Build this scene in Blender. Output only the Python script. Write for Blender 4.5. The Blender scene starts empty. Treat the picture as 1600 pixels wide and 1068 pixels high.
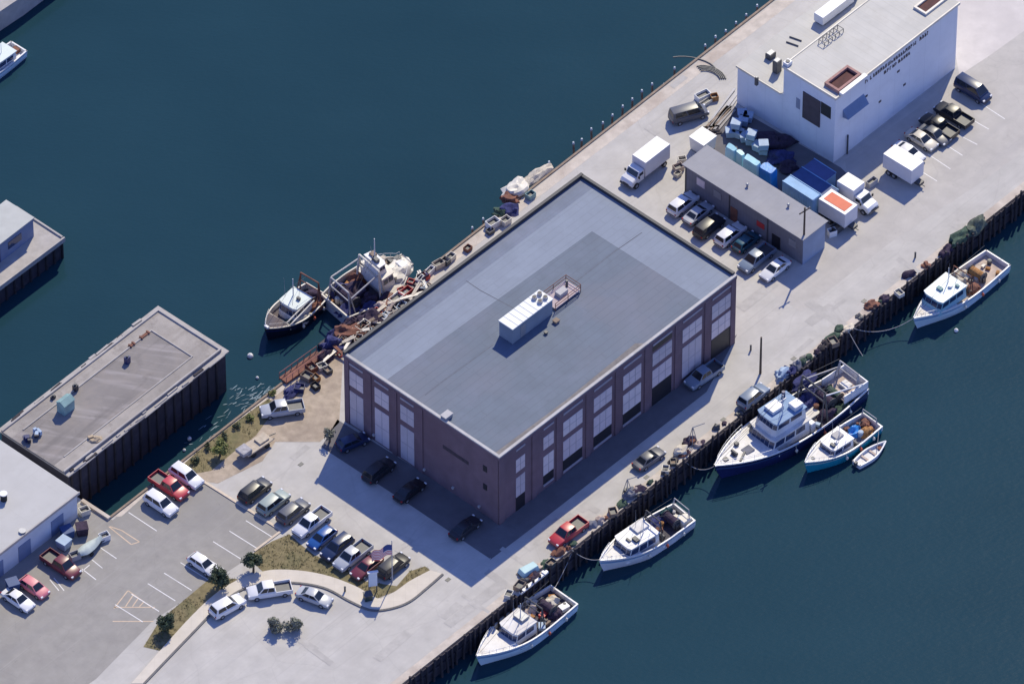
import bpy, bmesh, math, random
from mathutils import Vector, Matrix, noise
random.seed(7)
R = math.radians
sc = bpy.context.scene
COL = sc.collection

# ------------------------------------------------------------------ camera
ELEV, DIST, WIDTH = R(45.0), 1200.0, 133.33
HALF = WIDTH / 2
cam_d = bpy.data.cameras.new("camera")
cam = bpy.data.objects.new("camera", cam_d)
COL.objects.link(cam)
CPOS = Vector((0, -math.cos(ELEV) * DIST, math.sin(ELEV) * DIST))
cam.location = CPOS
cam.rotation_euler = (R(90) - ELEV, 0, 0)
cam_d.sensor_width = 36.0
cam_d.lens = 36.0 * DIST / WIDTH
cam_d.clip_start = 10
cam_d.clip_end = 6000
sc.camera = cam
UPV = Vector((0, math.sin(ELEV), math.cos(ELEV)))
FWD = Vector((0, math.cos(ELEV), -math.sin(ELEV)))

def P(px, py, z=0.0):
    """ground point seen at a pixel of the 1600x1068 photograph, on the level z"""
    d = FWD * DIST + Vector((1, 0, 0)) * ((px - 800) / 800 * HALF) + UPV * ((534 - py) / 800 * HALF)
    t = (z - CPOS.z) / d.z
    p = CPOS + d * t
    return Vector((p.x, p.y, z))

def PL(pts, z=0.0):
    return [P(x, y, z) for x, y in pts]

# ------------------------------------------------------------------ materials
MATS = {}
def mat(name, col, rough=.8, var=.12, scale=1.0, bump=0.0, bscale=None, metal=0.0, spec=.5, var2=None, tint=None, coords='Object'):
    """procedural principled material: base colour broken up by noise at two scales"""
    if name in MATS: return MATS[name]
    m = bpy.data.materials.new(name); m.use_nodes = True
    nt = m.node_tree; N = nt.nodes; L = nt.links
    b = N['Principled BSDF']
    b.inputs['Roughness'].default_value = rough
    b.inputs['Metallic'].default_value = metal
    b.inputs['Specular IOR Level'].default_value = spec
    tc = N.new('ShaderNodeTexCoord')
    def nz(s, det=4, dist=0):
        n = N.new('ShaderNodeTexNoise'); n.inputs['Scale'].default_value = s
        n.inputs['Detail'].default_value = det; n.inputs['Roughness'].default_value = .6
        n.inputs['Distortion'].default_value = dist
        L.new(tc.outputs[coords], n.inputs['Vector']); return n.outputs['Fac']
    def mix(a, c2, fac):
        x = N.new('ShaderNodeMix'); x.data_type = 'RGBA'
        for s, v in ((6, a), (7, c2)):
            if hasattr(v, 'is_linked'): L.new(v, x.inputs[s])
            else: x.inputs[s].default_value = (*v, 1)
        if hasattr(fac, 'is_linked'): L.new(fac, x.inputs[0])
        else: x.inputs[0].default_value = fac
        return x.outputs[2]
    def ramp(v, a, c):
        r = N.new('ShaderNodeMapRange'); r.inputs[1].default_value = a; r.inputs[2].default_value = c
        L.new(v, r.inputs[0]); return r.outputs[0]
    dark = tuple(c * (1 - var) for c in col); light = tuple(min(1, c * (1 + var)) for c in col)
    c = mix(dark, light, ramp(nz(scale), .3, .7))
    v2 = var if var2 is None else var2
    t = tint if tint else tuple(x * (1 - 1.6 * v2) for x in col)
    c = mix(c, t, ramp(nz(scale * .17, 5, .4), .5, .78))
    L.new(c, b.inputs['Base Color'])
    m['_c'] = 1
    if bump > 0:
        bp = N.new('ShaderNodeBump'); bp.inputs['Strength'].default_value = bump; bp.inputs['Distance'].default_value = .05
        L.new(nz(bscale or scale * 6), bp.inputs['Height']); L.new(bp.outputs[0], b.inputs['Normal'])
    MATS[name] = m
    return m

def nodes_of(m):
    nt = m.node_tree; return nt, nt.nodes, nt.links, nt.nodes['Principled BSDF']

def overlay(m, fac_builder, col):
    """blend a colour over the base colour of a material where a factor is high"""
    nt, N, L, b = nodes_of(m)
    src = b.inputs['Base Color'].links[0].from_socket
    x = N.new('ShaderNodeMix'); x.data_type = 'RGBA'
    L.new(src, x.inputs[6]); x.inputs[7].default_value = (*col, 1)
    L.new(fac_builder(nt, N, L), x.inputs[0]); L.new(x.outputs[2], b.inputs['Base Color'])
    return m

def f_cracks(scale, width, amount, coords='Object'):
    def f(nt, N, L):
        tc = N.new('ShaderNodeTexCoord')
        n = N.new('ShaderNodeTexNoise'); n.inputs['Scale'].default_value = scale * 2
        L.new(tc.outputs[coords], n.inputs['Vector'])
        a = N.new('ShaderNodeVectorMath'); a.operation = 'MULTIPLY_ADD'
        L.new(n.outputs['Color'], a.inputs[0]); a.inputs[1].default_value = (1.2,) * 3; L.new(tc.outputs[coords], a.inputs[2])
        v = N.new('ShaderNodeTexVoronoi'); v.feature = 'DISTANCE_TO_EDGE'; v.inputs['Scale'].default_value = scale
        L.new(a.outputs[0], v.inputs['Vector'])
        r = N.new('ShaderNodeMapRange'); r.inputs[1].default_value = 0; r.inputs[2].default_value = width
        r.inputs[3].default_value = amount; r.inputs[4].default_value = 0
        L.new(v.outputs['Distance'], r.inputs[0]); return r.outputs[0]
    return f

def f_streaks(ang, sx, sy, lo, hi, amount, off=0.0):
    """long streaks along the direction ang (wheel tracks, run-off stains, seams)"""
    def f(nt, N, L):
        tc = N.new('ShaderNodeTexCoord')
        mp = N.new('ShaderNodeMapping'); mp.vector_type = 'TEXTURE'; mp.inputs['Rotation'].default_value = (0, 0, ang)
        L.new(tc.outputs['Object'], mp.inputs['Vector'])
        mp2 = N.new('ShaderNodeMapping'); mp2.inputs['Scale'].default_value = (sx, sy, (sx + sy) / 2); mp2.inputs['Location'].default_value = (off, off, 0)
        L.new(mp.outputs[0], mp2.inputs['Vector'])
        n = N.new('ShaderNodeTexNoise'); n.inputs['Scale'].default_value = 1; n.inputs['Detail'].default_value = 4
        L.new(mp2.outputs[0], n.inputs['Vector'])
        r = N.new('ShaderNodeMapRange'); r.inputs[1].default_value = lo; r.inputs[2].default_value = hi
        r.inputs[4].default_value = amount
        L.new(n.outputs['Fac'], r.inputs[0]); return r.outputs[0]
    return f

def f_specks(scale, lo, hi, amount):
    def f(nt, N, L):
        tc = N.new('ShaderNodeTexCoord'); n = N.new('ShaderNodeTexNoise'); n.inputs['Scale'].default_value = scale; n.inputs['Detail'].default_value = 6
        n.inputs['Roughness'].default_value = .7
        L.new(tc.outputs['Object'], n.inputs['Vector'])
        r = N.new('ShaderNodeMapRange'); r.inputs[1].default_value = lo; r.inputs[2].default_value = hi; r.inputs[4].default_value = amount
        L.new(n.outputs['Fac'], r.inputs[0]); return r.outputs[0]
    return f

def f_bricks(ang, bw, bh, mortar, amount, plane='XY', offset=.5, seed=0.):
    def f(nt, N, L):
        tc = N.new('ShaderNodeTexCoord')
        mp = N.new('ShaderNodeMapping'); mp.vector_type = 'TEXTURE'; mp.inputs['Rotation'].default_value = (0, 0, ang)
        L.new(tc.outputs['Object'], mp.inputs['Vector'])
        src = mp.outputs[0]
        if plane == 'WALL':
            s = N.new('ShaderNodeSeparateXYZ'); L.new(src, s.inputs[0])
            ad = N.new('ShaderNodeMath'); L.new(s.outputs[0], ad.inputs[0]); L.new(s.outputs[1], ad.inputs[1])
            cb = N.new('ShaderNodeCombineXYZ'); L.new(ad.outputs[0], cb.inputs[0]); L.new(s.outputs[2], cb.inputs[1]); src = cb.outputs[0]
        b = N.new('ShaderNodeTexBrick'); b.offset = offset
        b.inputs['Scale'].default_value = 1; b.inputs['Mortar Size'].default_value = mortar
        b.inputs['Brick Width'].default_value = bw; b.inputs['Row Height'].default_value = bh
        b.inputs['Mortar Smooth'].default_value = .3
        L.new(src, b.inputs['Vector'])
        r = N.new('ShaderNodeMath'); r.operation = 'MULTIPLY'; r.inputs[1].default_value = amount
        L.new(b.outputs['Fac'], r.inputs[0]); return r.outputs[0]
    return f

ANG = R(47.8)     # direction of the pier (U); V = ANG - 90

# ground family
m_road = mat('road_concrete', (.47, .45, .415), .9, .10, .35, .25, 9)
overlay(m_road, f_streaks(ANG, .025, .55, .48, .75, .38), (.40, .385, .37))
overlay(m_road, f_streaks(ANG, .04, 1.6, .55, .8, .3, 4), (.56, .54, .52))
overlay(m_road, f_cracks(.11, .010, .18), (.30, .28, .26))
overlay(m_road, f_specks(.16, .52, .72, .5), (.40, .375, .345))
overlay(m_road, f_specks(.9, .60, .74, .35), (.33, .31, .29))
overlay(m_road, f_streaks(ANG, .03, 3.2, .58, .74, .4, 9), (.34, .325, .31))
overlay(m_road, f_specks(3.5, .70, .76, .4), (.22, .20, .19))
m_lot = mat('parking_asphalt', (.30, .285, .26), .92, .09, .5, .3, 12)
overlay(m_lot, f_streaks(ANG, .03, .5, .5, .75, .4, 2), (.25, .24, .235))
overlay(m_lot, f_cracks(.16, .010, .2), (.20, .19, .18))
overlay(m_lot, f_specks(.2, .52, .72, .5), (.23, .215, .205))
overlay(m_lot, f_specks(1.1, .62, .72, .45), (.17, .16, .155))
overlay(m_lot, f_streaks(ANG, .04, 3.0, .58, .74, .35, 6), (.37, .355, .34))
m_lot2 = mat('side_lot_asphalt', (.455, .43, .395), .92, .07, .45, .3, 12)
overlay(m_lot2, f_streaks(ANG, .03, .5, .5, .75, .4, 2), (.36, .345, .335))
overlay(m_lot2, f_cracks(.16, .010, .2), (.29, .28, .27))
overlay(m_lot2, f_specks(.2, .52, .72, .5), (.35, .33, .31))
overlay(m_lot2, f_specks(1.1, .62, .72, .4), (.27, .26, .25))
m_shadeasph = mat('shaded_asphalt', (.135, .13, .14), .92, .12, .5, .3, 12)  # asphalt darkened with building shade in its colour
m_quay = mat('quay_edge_concrete', (.53, .47, .40), .9, .15, .8, .3, 6, tint=(.34, .27, .22))
m_walk = mat('sidewalk_concrete', (.60, .545, .46), .9, .06, .7, .2, 8)
overlay(m_walk, f_bricks(0, 1.5, 1.5, .02, .35, offset=0), (.42, .38, .33))
m_dirt = mat('gravel_dirt', (.40, .33, .255), .95, .2, .9, .4, 8, tint=(.24, .19, .15))
m_grass = mat('dry_grass_soil', (.20, .165, .085), .95, .3, 1.2, .5, 14, tint=(.09, .105, .045))
m_blade = mat('dry_grass_blades', (.15, .14, .06), .9, .35, 1.5)
m_line = mat('white_paint', (.72, .71, .70), .7, .08, 3, tint=(.5, .49, .48))
m_oline = mat('faded_orange_paint', (.62, .47, .33), .8, .12, 2)
m_curb = mat('curb_stone', (.62, .52, .40), .9, .1, 2)
m_gcurb = mat('granite_curb', (.16, .155, .15), .9, .15, 2)
# walls, roofs
m_brick = mat('brick_wall', (.16, .108, .13), .9, .16, .45, .2, 10, tint=(.13, .08, .095))
overlay(m_brick, f_bricks(0, .62, .23, .018, .35, 'WALL'), (.28, .21, .21))
m_memb = mat('roof_membrane_light', (.20, .235, .295), .75, .06, .35, .1, 5)
m_memshade = mat('roof_membrane_shade', (.112, .142, .188), .75, .09, .35, .1, 5, tint=(.145, .155, .195))  # roof tone with an overlaid shadow put into its colour
m_meme = mat('roof_membrane_edge', (.145, .175, .235), .75, .1, .5, .1, 5)
for m_, c_, a_ in ((m_memb, (.14, .165, .205), .45), (m_memshade, (.085, .098, .135), .5), (m_meme, (.12, .13, .17), .5)):
    overlay(m_, f_bricks(0, 9.0, 1.05, .055, a_ * .9), c_)
    overlay(m_, f_specks(2.2, .70, .78, .45), tuple(x * 1.9 for x in c_))
    overlay(m_, f_specks(.9, .60, .76, .5), tuple(x * .9 for x in c_))
    overlay(m_, f_specks(.22, .5, .72, .45), tuple(x * 1.8 for x in c_))
    overlay(m_, f_streaks(0, .05, .9, .55, .8, .28, 3), tuple(x * 1.35 for x in c_))
m_seam = mat('roof_seam_tar', (.10, .11, .14), .8, .2, 2)
m_cope = mat('coping_stone', (.42, .41, .41), .7, .08, 1, tint=(.30, .28, .25))
m_parshade = mat('parapet_shade', (.035, .037, .045), .6, .1, 2)  # near-black tone paints the shade on the far parapets
m_win = mat('window_infill', (.62, .55, .58), .45, .08, .8, tint=(.52, .47, .51))
m_win2 = mat('window_infill_dull', (.50, .46, .50), .5, .08, .8, tint=(.42, .39, .43))
m_win3 = mat('window_infill_pale', (.68, .62, .63), .5, .06, .8, tint=(.56, .51, .53))
m_rec = mat('dark_opening', (.018, .018, .024), .5, .2, 2)
m_sill = mat('sill_stone', (.36, .33, .36), .8, .08, 2)
m_whitewall = mat('white_stucco', (.74, .76, .79), .85, .05, .3, .1, 4, tint=(.68, .70, .74))
overlay(m_whitewall, f_streaks(0, .9, .9, .55, .8, .2), (.60, .63, .68))
overlay(m_whitewall, f_bricks(0, 3.05, 12, .035, .35, 'WALL', 0), (.50, .52, .56))
overlay(m_whitewall, f_specks(.5, .55, .75, .35), (.56, .57, .60))
m_whroof = mat('white_metal_roof', (.44, .43, .40), .6, .07, .4, .05, 4, tint=(.37, .36, .33))
overlay(m_whroof, f_bricks(0, 1.15, 40, .035, .45, offset=0), (.32, .31, .28))
overlay(m_whroof, f_specks(.35, .55, .75, .5), (.36, .34, .30))
overlay(m_whroof, f_specks(3, .68, .76, .4), (.25, .22, .19))
overlay(m_whroof, f_streaks(0, .9, .06, .5, .8, .35, 1), (.33, .335, .33))
m_whroof2 = mat('grey_white_roof', (.43, .425, .41), .7, .05, .3, .05, 4, tint=(.38, .37, .35))
overlay(m_whroof2, f_specks(.4, .55, .75, .45), (.35, .335, .31))
overlay(m_whroof2, f_bricks(0, 6.2, 6.6, .03, .5, offset=.3), (.36, .35, .34))
overlay(m_whroof2, f_streaks(0, .06, .8, .5, .8, .3, 1), (.37, .36, .33))
m_flat = mat('weathered_roof_felt', (.235, .215, .20), .92, .10, .3, .3, 8, tint=(.16, .145, .135))
overlay(m_flat, f_streaks(R(-60), .14, 1.1, .50, .66, .55, 1), (.36, .33, .32))
overlay(m_flat, f_specks(.3, .48, .66, .5), (.27, .235, .205))
overlay(m_flat, f_streaks(0, .08, .7, .52, .7, .5, 5), (.13, .12, .115))
overlay(m_flat, f_specks(.55, .56, .72, .55), (.15, .135, .125))
overlay(m_flat, f_specks(2.6, .66, .74, .5), (.50, .46, .42))
m_ledge = mat('ledge_timber', (.40, .375, .35), .9, .12, .8, .3, 6, tint=(.33, .30, .27))
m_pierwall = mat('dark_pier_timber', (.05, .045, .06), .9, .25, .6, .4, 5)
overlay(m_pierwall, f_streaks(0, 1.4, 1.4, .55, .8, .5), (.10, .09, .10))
m_shedroof = mat('shed_roof', (.30, .30, .315), .85, .08, .4, .15, 6, tint=(.36, .345, .33))
overlay(m_shedroof, f_bricks(0, 1.4, 30, .03, .3, offset=0), (.22, .22, .23))
m_shedwall = mat('shed_siding', (.175, .18, .205), .85, .1, .6, .15, 6)
overlay(m_shedwall, f_bricks(0, .5, 30, .04, .35, 'WALL', 0), (.12, .125, .14))
m_shedend = mat('shed_end_wall', (.25, .31, .42), .85, .08, .6)
m_bluewall = mat('blue_grey_siding', (.17, .22, .34), .85, .1, .6)
# generic
m_white = mat('white_gloss_paint', (.74, .74, .73), .35, .04, 1.2, tint=(.60, .59, .57))
overlay(m_white, f_specks(1.1, .54, .76, .4), (.50, .47, .42))
m_cream = mat('cream_paint', (.66, .62, .53), .5, .08, 1.2, tint=(.48, .42, .34))
m_grey = mat('grey_metal', (.30, .31, .33), .45, .1, 2, metal=.3)
m_dgrey = mat('dark_grey_metal', (.08, .083, .09), .5, .15, 2, metal=.2)
m_black = mat('black_rubber', (.018, .018, .02), .8, .2, 3)
m_glass = mat('dark_glass', (.015, .02, .028), .07, .05, 1, spec=.6)
m_bglass = mat('blue_tinted_glass', (.02, .04, .10), .12, .05, 1, spec=.6)
m_rust = mat('rusty_steel', (.20, .085, .055), .85, .3, 1.5, tint=(.10, .05, .04))
m_rustdk = mat('dark_red_interior', (.075, .022, .022), .8, .3, 1.2)
m_wood = mat('weathered_wood', (.26, .20, .15), .9, .2, 1.5, .3, 8)
m_dwood = mat('dark_wet_timber', (.038, .032, .038), .85, .3, 1.5, .4, 6)
m_louver = mat('brown_louver', (.075, .06, .07), .7, .15, 1)
m_red = mat('red_paint', (.50, .045, .045), .5, .1, 1.5)
m_orange = mat('orange_red_paint', (.62, .13, .06), .6, .08, 1)
m_teal = mat('pale_teal_paint', (.36, .55, .58), .5, .1, 1)
m_tealdk = mat('weathered_teal_paint', (.22, .35, .34), .7, .2, 1)
m_tote = mat('pale_blue_plastic', (.32, .42, .55), .6, .12, 1.2)
m_cyan = mat('cyan_white_tarp', (.42, .72, .78), .4, .15, .8, .4, 3)
m_btarp = mat('bright_blue_tarp', (.02, .22, .62), .4, .2, 1.0, .5, 3)
m_blue = mat('blue_steel', (.035, .075, .20), .6, .12, .8)
m_lblue = mat('light_blue_steel', (.22, .40, .62), .6, .12, .8)
m_navy = mat('navy_hull_paint', (.018, .026, .105), .3, .12, .5)
m_dnavy = mat('black_hull_paint', (.012, .016, .035), .35, .2, .6)
m_thull = mat('teal_hull_paint', (.015, .27, .38), .35, .1, .6)
m_whull = mat('white_hull_paint', (.68, .70, .73), .35, .05, .6)
m_bhull = mat('pale_blue_hull_paint', (.60, .76, .84), .35, .05, .6)
overlay(m_whull, f_specks(.8, .56, .76, .4), (.46, .43, .39))
m_deckg = mat('grey_deck_paint', (.16, .165, .20), .8, .25, 1.2, tint=(.09, .09, .11))
m_deckd = mat('dark_wet_deck', (.05, .046, .065), .75, .35, 1.2, tint=(.10, .07, .07))
m_deckw = mat('white_deck_paint', (.68, .67, .65), .6, .08, 1.2, tint=(.52, .48, .44))
overlay(m_deckw, f_specks(1.4, .52, .72, .5), (.42, .38, .33))
overlay(m_deckw, f_specks(3.5, .66, .74, .6), (.22, .16, .12))
m_deckb = mat('blue_deck_paint', (.16, .27, .44), .6, .12, 1.2)
m_decktan = mat('tan_deck_paint', (.47, .38, .32), .75, .2, 1.2)
m_net1 = mat('purple_brown_net', (.045, .03, .055), .95, .4, 2.5, .8, 12)
m_net2 = mat('green_net', (.05, .085, .06), .95, .4, 2.5, .8, 12)
m_net3 = mat('orange_brown_net', (.38, .19, .07), .95, .35, 2.5, .8, 12)
m_net4 = mat('pale_net', (.58, .52, .42), .95, .15, 2.5, .8, 12)
m_net5 = mat('indigo_net', (.035, .04, .13), .95, .4, 2.5, .8, 12)
m_rope = mat('mooring_rope', (.34, .33, .33), .9, .15, 3)
m_leaf = mat('dark_green_leaves', (.042, .065, .028), .7, .45, 1.8, tint=(.02, .035, .02))
m_leaf2 = mat('yellow_green_leaves', (.17, .19, .045), .7, .4, 2)
m_leaf3 = mat('grey_green_leaves', (.17, .18, .135), .7, .3, 2)
m_bark = mat('bark', (.10, .075, .055), .9, .25, 3)
m_capw = mat('white_pile_cap', (.50, .56, .60), .7, .1, 3)
m_pink = mat('flag_red', (.50, .06, .09), .8, .05, 3)
m_flagw = mat('flag_white', (.72, .70, .70), .8, .05, 3)
m_flagb = mat('flag_blue', (.03, .06, .22), .8, .05, 3)
m_sign = mat('sign_board_white', (.52, .60, .70), .5, .05, 1)
m_hlight = mat('headlight_lens', (.75, .76, .78), .1, .05, 3)
m_tlight = mat('tail_light_lens', (.35, .015, .015), .2, .05, 3)

# water
m_water = bpy.data.materials.new('harbour_water'); m_water.use_nodes = True
nt, N, L, b = nodes_of(m_water)
tc = N.new('ShaderNodeTexCoord')
def wn(s, d=3, sy=1.0, rot=0.):
    mp = N.new('ShaderNodeMapping'); mp.inputs['Scale'].default_value = (s, s * sy, s); mp.inputs['Rotation'].default_value = (0, 0, rot)
    L.new(tc.outputs['Object'], mp.inputs['Vector'])
    n = N.new('ShaderNodeTexNoise'); n.inputs['Scale'].default_value = 1; n.inputs['Detail'].default_value = d
    L.new(mp.outputs[0], n.inputs['Vector']); return n.outputs['Fac']
cr = N.new('ShaderNodeValToRGB')
cr.color_ramp.elements[0].position = .3; cr.color_ramp.elements[0].color = (.0110, .0395, .055, 1)
cr.color_ramp.elements[1].position = .7; cr.color_ramp.elements[1].color = (.0155, .050, .068, 1)
lane = N.new('ShaderNodeMath'); lane.operation = 'MULTIPLY_ADD'; lane.inputs[1].default_value = .55; L.new(wn(.012, 5, 4.5, .6), lane.inputs[0]); 
half = N.new('ShaderNodeMath'); half.operation = 'MULTIPLY'; half.inputs[1].default_value = .45; L.new(wn(.05, 5), half.inputs[0]); L.new(half.outputs[0], lane.inputs[2])
L.new(lane.outputs[0], cr.inputs[0]); L.new(cr.outputs[0], b.inputs['Base Color'])
b.inputs['Roughness'].default_value = .12; b.inputs['IOR'].default_value = 1.33; b.inputs['Specular IOR Level'].default_value = .3
bp = N.new('ShaderNodeBump'); bp.inputs['Strength'].default_value = .22; bp.inputs['Distance'].default_value = .08
ad = N.new('ShaderNodeMath'); ad.operation = 'ADD'
L.new(wn(1.1, 3, 2.2, .5), ad.inputs[0]); L.new(wn(.35, 3, 1.6, -.4), ad.inputs[1])
L.new(ad.outputs[0], bp.inputs['Height']); L.new(bp.outputs[0], b.inputs['Normal'])

# ------------------------------------------------------------------ builders
class MB:
    def __init__(s): s.v = []; s.f = []; s.mi = []
    def add(s, vs, fs, mi=0):
        o = len(s.v); s.v += [Vector(v) for v in vs]
        for f in fs: s.f.append([i + o for i in f]); s.mi.append(mi)
        return s
    def box(s, c, d, rz=0.0, mi=0, ry=0.0):
        m = Matrix.Translation(c) @ Matrix.Rotation(rz, 4, 'Z') @ Matrix.Rotation(ry, 4, 'Y')
        x, y, z = d[0] / 2, d[1] / 2, d[2] / 2
        vs = [m @ Vector(p) for p in ((-x, -y, -z), (x, -y, -z), (x, y, -z), (-x, y, -z), (-x, -y, z), (x, -y, z), (x, y, z), (-x, y, z))]
        return s.add(vs, [(3, 2, 1, 0), (4, 5, 6, 7), (0, 1, 5, 4), (1, 2, 6, 5), (2, 3, 7, 6), (3, 0, 4, 7)], mi)
    def b2(s, x0, x1, y0, y1, z0, z1, mi=0):
        return s.box(((x0 + x1) / 2, (y0 + y1) / 2, (z0 + z1) / 2), (abs(x1 - x0), abs(y1 - y0), abs(z1 - z0)), 0, mi)
    def prism(s, poly, z0, z1, mi=0, top=None):
        n = len(poly); a = sum(poly[i][0] * poly[(i + 1) % n][1] - poly[(i + 1) % n][0] * poly[i][1] for i in range(n))
        if a < 0: poly = poly[::-1]
        vs = [(p[0], p[1], z0) for p in poly] + [(p[0], p[1], z1) for p in poly]
        s.add(vs, [tuple(range(n - 1, -1, -1))] + [(i, (i + 1) % n, n + (i + 1) % n, n + i) for i in range(n)], mi)
        return s.add([(p[0], p[1], z1) for p in poly], [tuple(range(n))], mi if top is None else top)
    def sheet(s, poly, z, mi=0):
        n = len(poly); a = sum(poly[i][0] * poly[(i + 1) % n][1] - poly[(i + 1) % n][0] * poly[i][1] for i in range(n))
        if a < 0: poly = poly[::-1]
        return s.add([(p[0], p[1], z) for p in poly], [tuple(range(n))], mi)
    def tube(s, p0, p1, r0, r1=None, n=8, mi=0, caps=True):
        p0 = Vector(p0); p1 = Vector(p1); r1 = r0 if r1 is None else r1
        d = (p1 - p0)
        if d.length < 1e-6: return s
        q = d.to_track_quat('Z', 'Y'); vs = []
        for p, r in ((p0, r0), (p1, r1)):
            for i in range(n):
                a = 2 * math.pi * i / n; vs.append(p + q @ Vector((math.cos(a) * r, math.sin(a) * r, 0)))
        fs = [(i, (i + 1) % n, n + (i + 1) % n, n + i) for i in range(n)]
        if caps: fs += [tuple(range(n - 1, -1, -1)), tuple(range(n, 2 * n))]
        return s.add(vs, fs, mi)
    def path(s, pts, r, n=6, mi=0):
        for a, b_ in zip(pts[:-1], pts[1:]): s.tube(a, b_, r, n=n, mi=mi)
        return s
    def loft(s, rings, mi=0, closed=True, c0=True, c1=True):
        n = len(rings[0]); vs = [v for r in rings for v in r]; fs = []
        for k in range(len(rings) - 1):
            for i in range(n if closed else n - 1):
                j = (i + 1) % n; fs.append((k * n + i, k * n + j, (k + 1) * n + j, (k + 1) * n + i))
        if c0: fs.append(tuple(range(n - 1, -1, -1)))
        if c1: fs.append(tuple(range((len(rings) - 1) * n, len(rings) * n)))
        return s.add(vs, fs, mi)
    def quad(s, a, b_, c, d, mi=0): return s.add([a, b_, c, d], [(0, 1, 2, 3)], mi)
    def build(s, name, mats, parent=None, loc=None, bevel=0, smooth=None, rz=None):
        me = bpy.data.meshes.new(name)
        me.from_pydata([tuple(v) for v in s.v], [], s.f)
        for m in (mats if isinstance(mats, (list, tuple)) else [mats]): me.materials.append(m)
        for p, i in zip(me.polygons, s.mi): p.material_index = i
        bm = bmesh.new(); bm.from_mesh(me)
        bmesh.ops.remove_doubles(bm, verts=bm.verts, dist=1e-5) if len(bm.verts) < 4000 and smooth is not None else None
        bmesh.ops.recalc_face_normals(bm, faces=bm.faces) if smooth is not None else None
        bm.to_mesh(me); bm.free()
        if smooth is not None:
            for p in me.polygons: p.use_smooth = True
            me.set_sharp_from_angle(angle=R(smooth))
        o = bpy.data.objects.new(name, me); COL.objects.link(o)
        if parent: o.parent = parent
        if loc is not None: o.location = loc
        if rz is not None: o.rotation_euler = (0, 0, rz)
        if bevel:
            bv = o.modifiers.new('bevel', 'BEVEL'); bv.width = bevel; bv.segments = 2; bv.limit_method = 'ANGLE'; bv.angle_limit = R(35)
        return o

def tag(o, label, cat, group=None, kind=None):
    if label: o['label'] = label
    if cat: o['category'] = cat
    if group: o['group'] = group
    if kind: o['kind'] = kind
    return o
def thing(name, label, cat, loc=(0, 0, 0), rz=0.0, group=None):
    o = bpy.data.objects.new(name, None); COL.objects.link(o); o.empty_display_size = .5
    o.location = loc; o.rotation_euler = (0, 0, rz); return tag(o, label, cat, group)
def struct(o): o['kind'] = 'structure'; return o
def copy_tree(o, parent=None):
    c = o.copy(); COL.objects.link(c)
    if parent: c.parent = parent
    for ch in list(o.children): copy_tree(ch, c)
    return c
def loc2(root_loc, rz, p):
    return Matrix.Rotation(-rz, 3, 'Z') @ (Vector(p) - Vector(root_loc))

# ------------------------------------------------------------------ setting: water, ground, surfaces
ZW = -3.5
struct(MB().sheet([(-3000, -3000), (3000, -3000), (3000, 3000), (-3000, 3000)], ZW).build('water', m_water))
LAND = [(172, 810), (100, 762), (-250, 1037), (-250, 1260), (385, 1260), (1250, 574), (1530, 352), (1950, 19), (1950, -300), (1590, -300)]
struct(MB().prism(PL(LAND), -7, 0).build('ground', m_road))
def surf(name, pts, k, m): return struct(MB().sheet(PL(pts), .004 * k).build(name, m))
surf('parking_lot', [(176, 812), (236, 764), (318, 752), (439, 829), (395, 862), (378, 878), (335, 906), (240, 968), (150, 1060), (-60, 1200), (-240, 1240), (-240, 1040), (100, 775)], 1, m_lot)
surf('quay_path', [(176, 808), (1215, 0), (1350, -105), (1362, -92), (1228, 12), (935, 236), (690, 425), (520, 560), (490, 640), (400, 700), (330, 752), (318, 750), (236, 765), (190, 806)], 2, m_quay)
surf('dirt_path', [(262, 748), (470, 588), (522, 548), (536, 560), (530, 660), (500, 690), (430, 690), (410, 720), (340, 755), (318, 751)], 3, m_dirt)
surf('side_parking_lot', [(1251, 487), (1395, 376), (1530, 287), (1720, 150), (1720, -40), (1560, -40), (1490, 130), (1320, 250), (1330, 310), (1260, 400), (1180, 440)], 1, m_lot2)
surf('shaded_apron', [(527, 655), (502, 698), (640, 788), (765, 872), (830, 824), (780, 812)], 3, m_shadeasph)  # asphalt apron, darker core of the warehouse shadow put into its colour
surf('roadside_shade', [(780, 812), (766, 874), (832, 824), (1104, 612), (1140, 545), (1152, 522)], 4, m_shadeasph)  # warehouse shadow on the road side, painted as a dark sheet
surf('shaded_yard_asphalt', [(1118, 214), (1146, 166), (1314, 262), (1352, 300), (1298, 350), (1104, 226)], 3, m_shadeasph)  # yard asphalt darkened in colour for the shade lying there
m_far = mat('far_ground_concrete', (.57, .53, .50), .9, .08, .5, .2, 6)
surf('north_pavement', [(1499, 118), (1545, 88), (1640, 20), (1640, -200), (1440, -200)], 2, m_far)
# quay rim on the harbour basin
EDGE_U = (P(1530, 352) - P(750, 970)).normalized()
EDGE_V = Vector((EDGE_U.y, -EDGE_U.x, 0))        # towards the open water
E0 = P(385, 1260)
ELEN = (P(1950, 19) - E0).length
rim = MB(); a0 = E0 + EDGE_V * -1.1; a1 = E0 + EDGE_U * ELEN + EDGE_V * -1.1
rim.sheet([a0, a1, a1 + EDGE_V * 1.1, a0 + EDGE_V * 1.1], .012)
struct(rim.build('quay_rim_path', m_quay))

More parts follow.
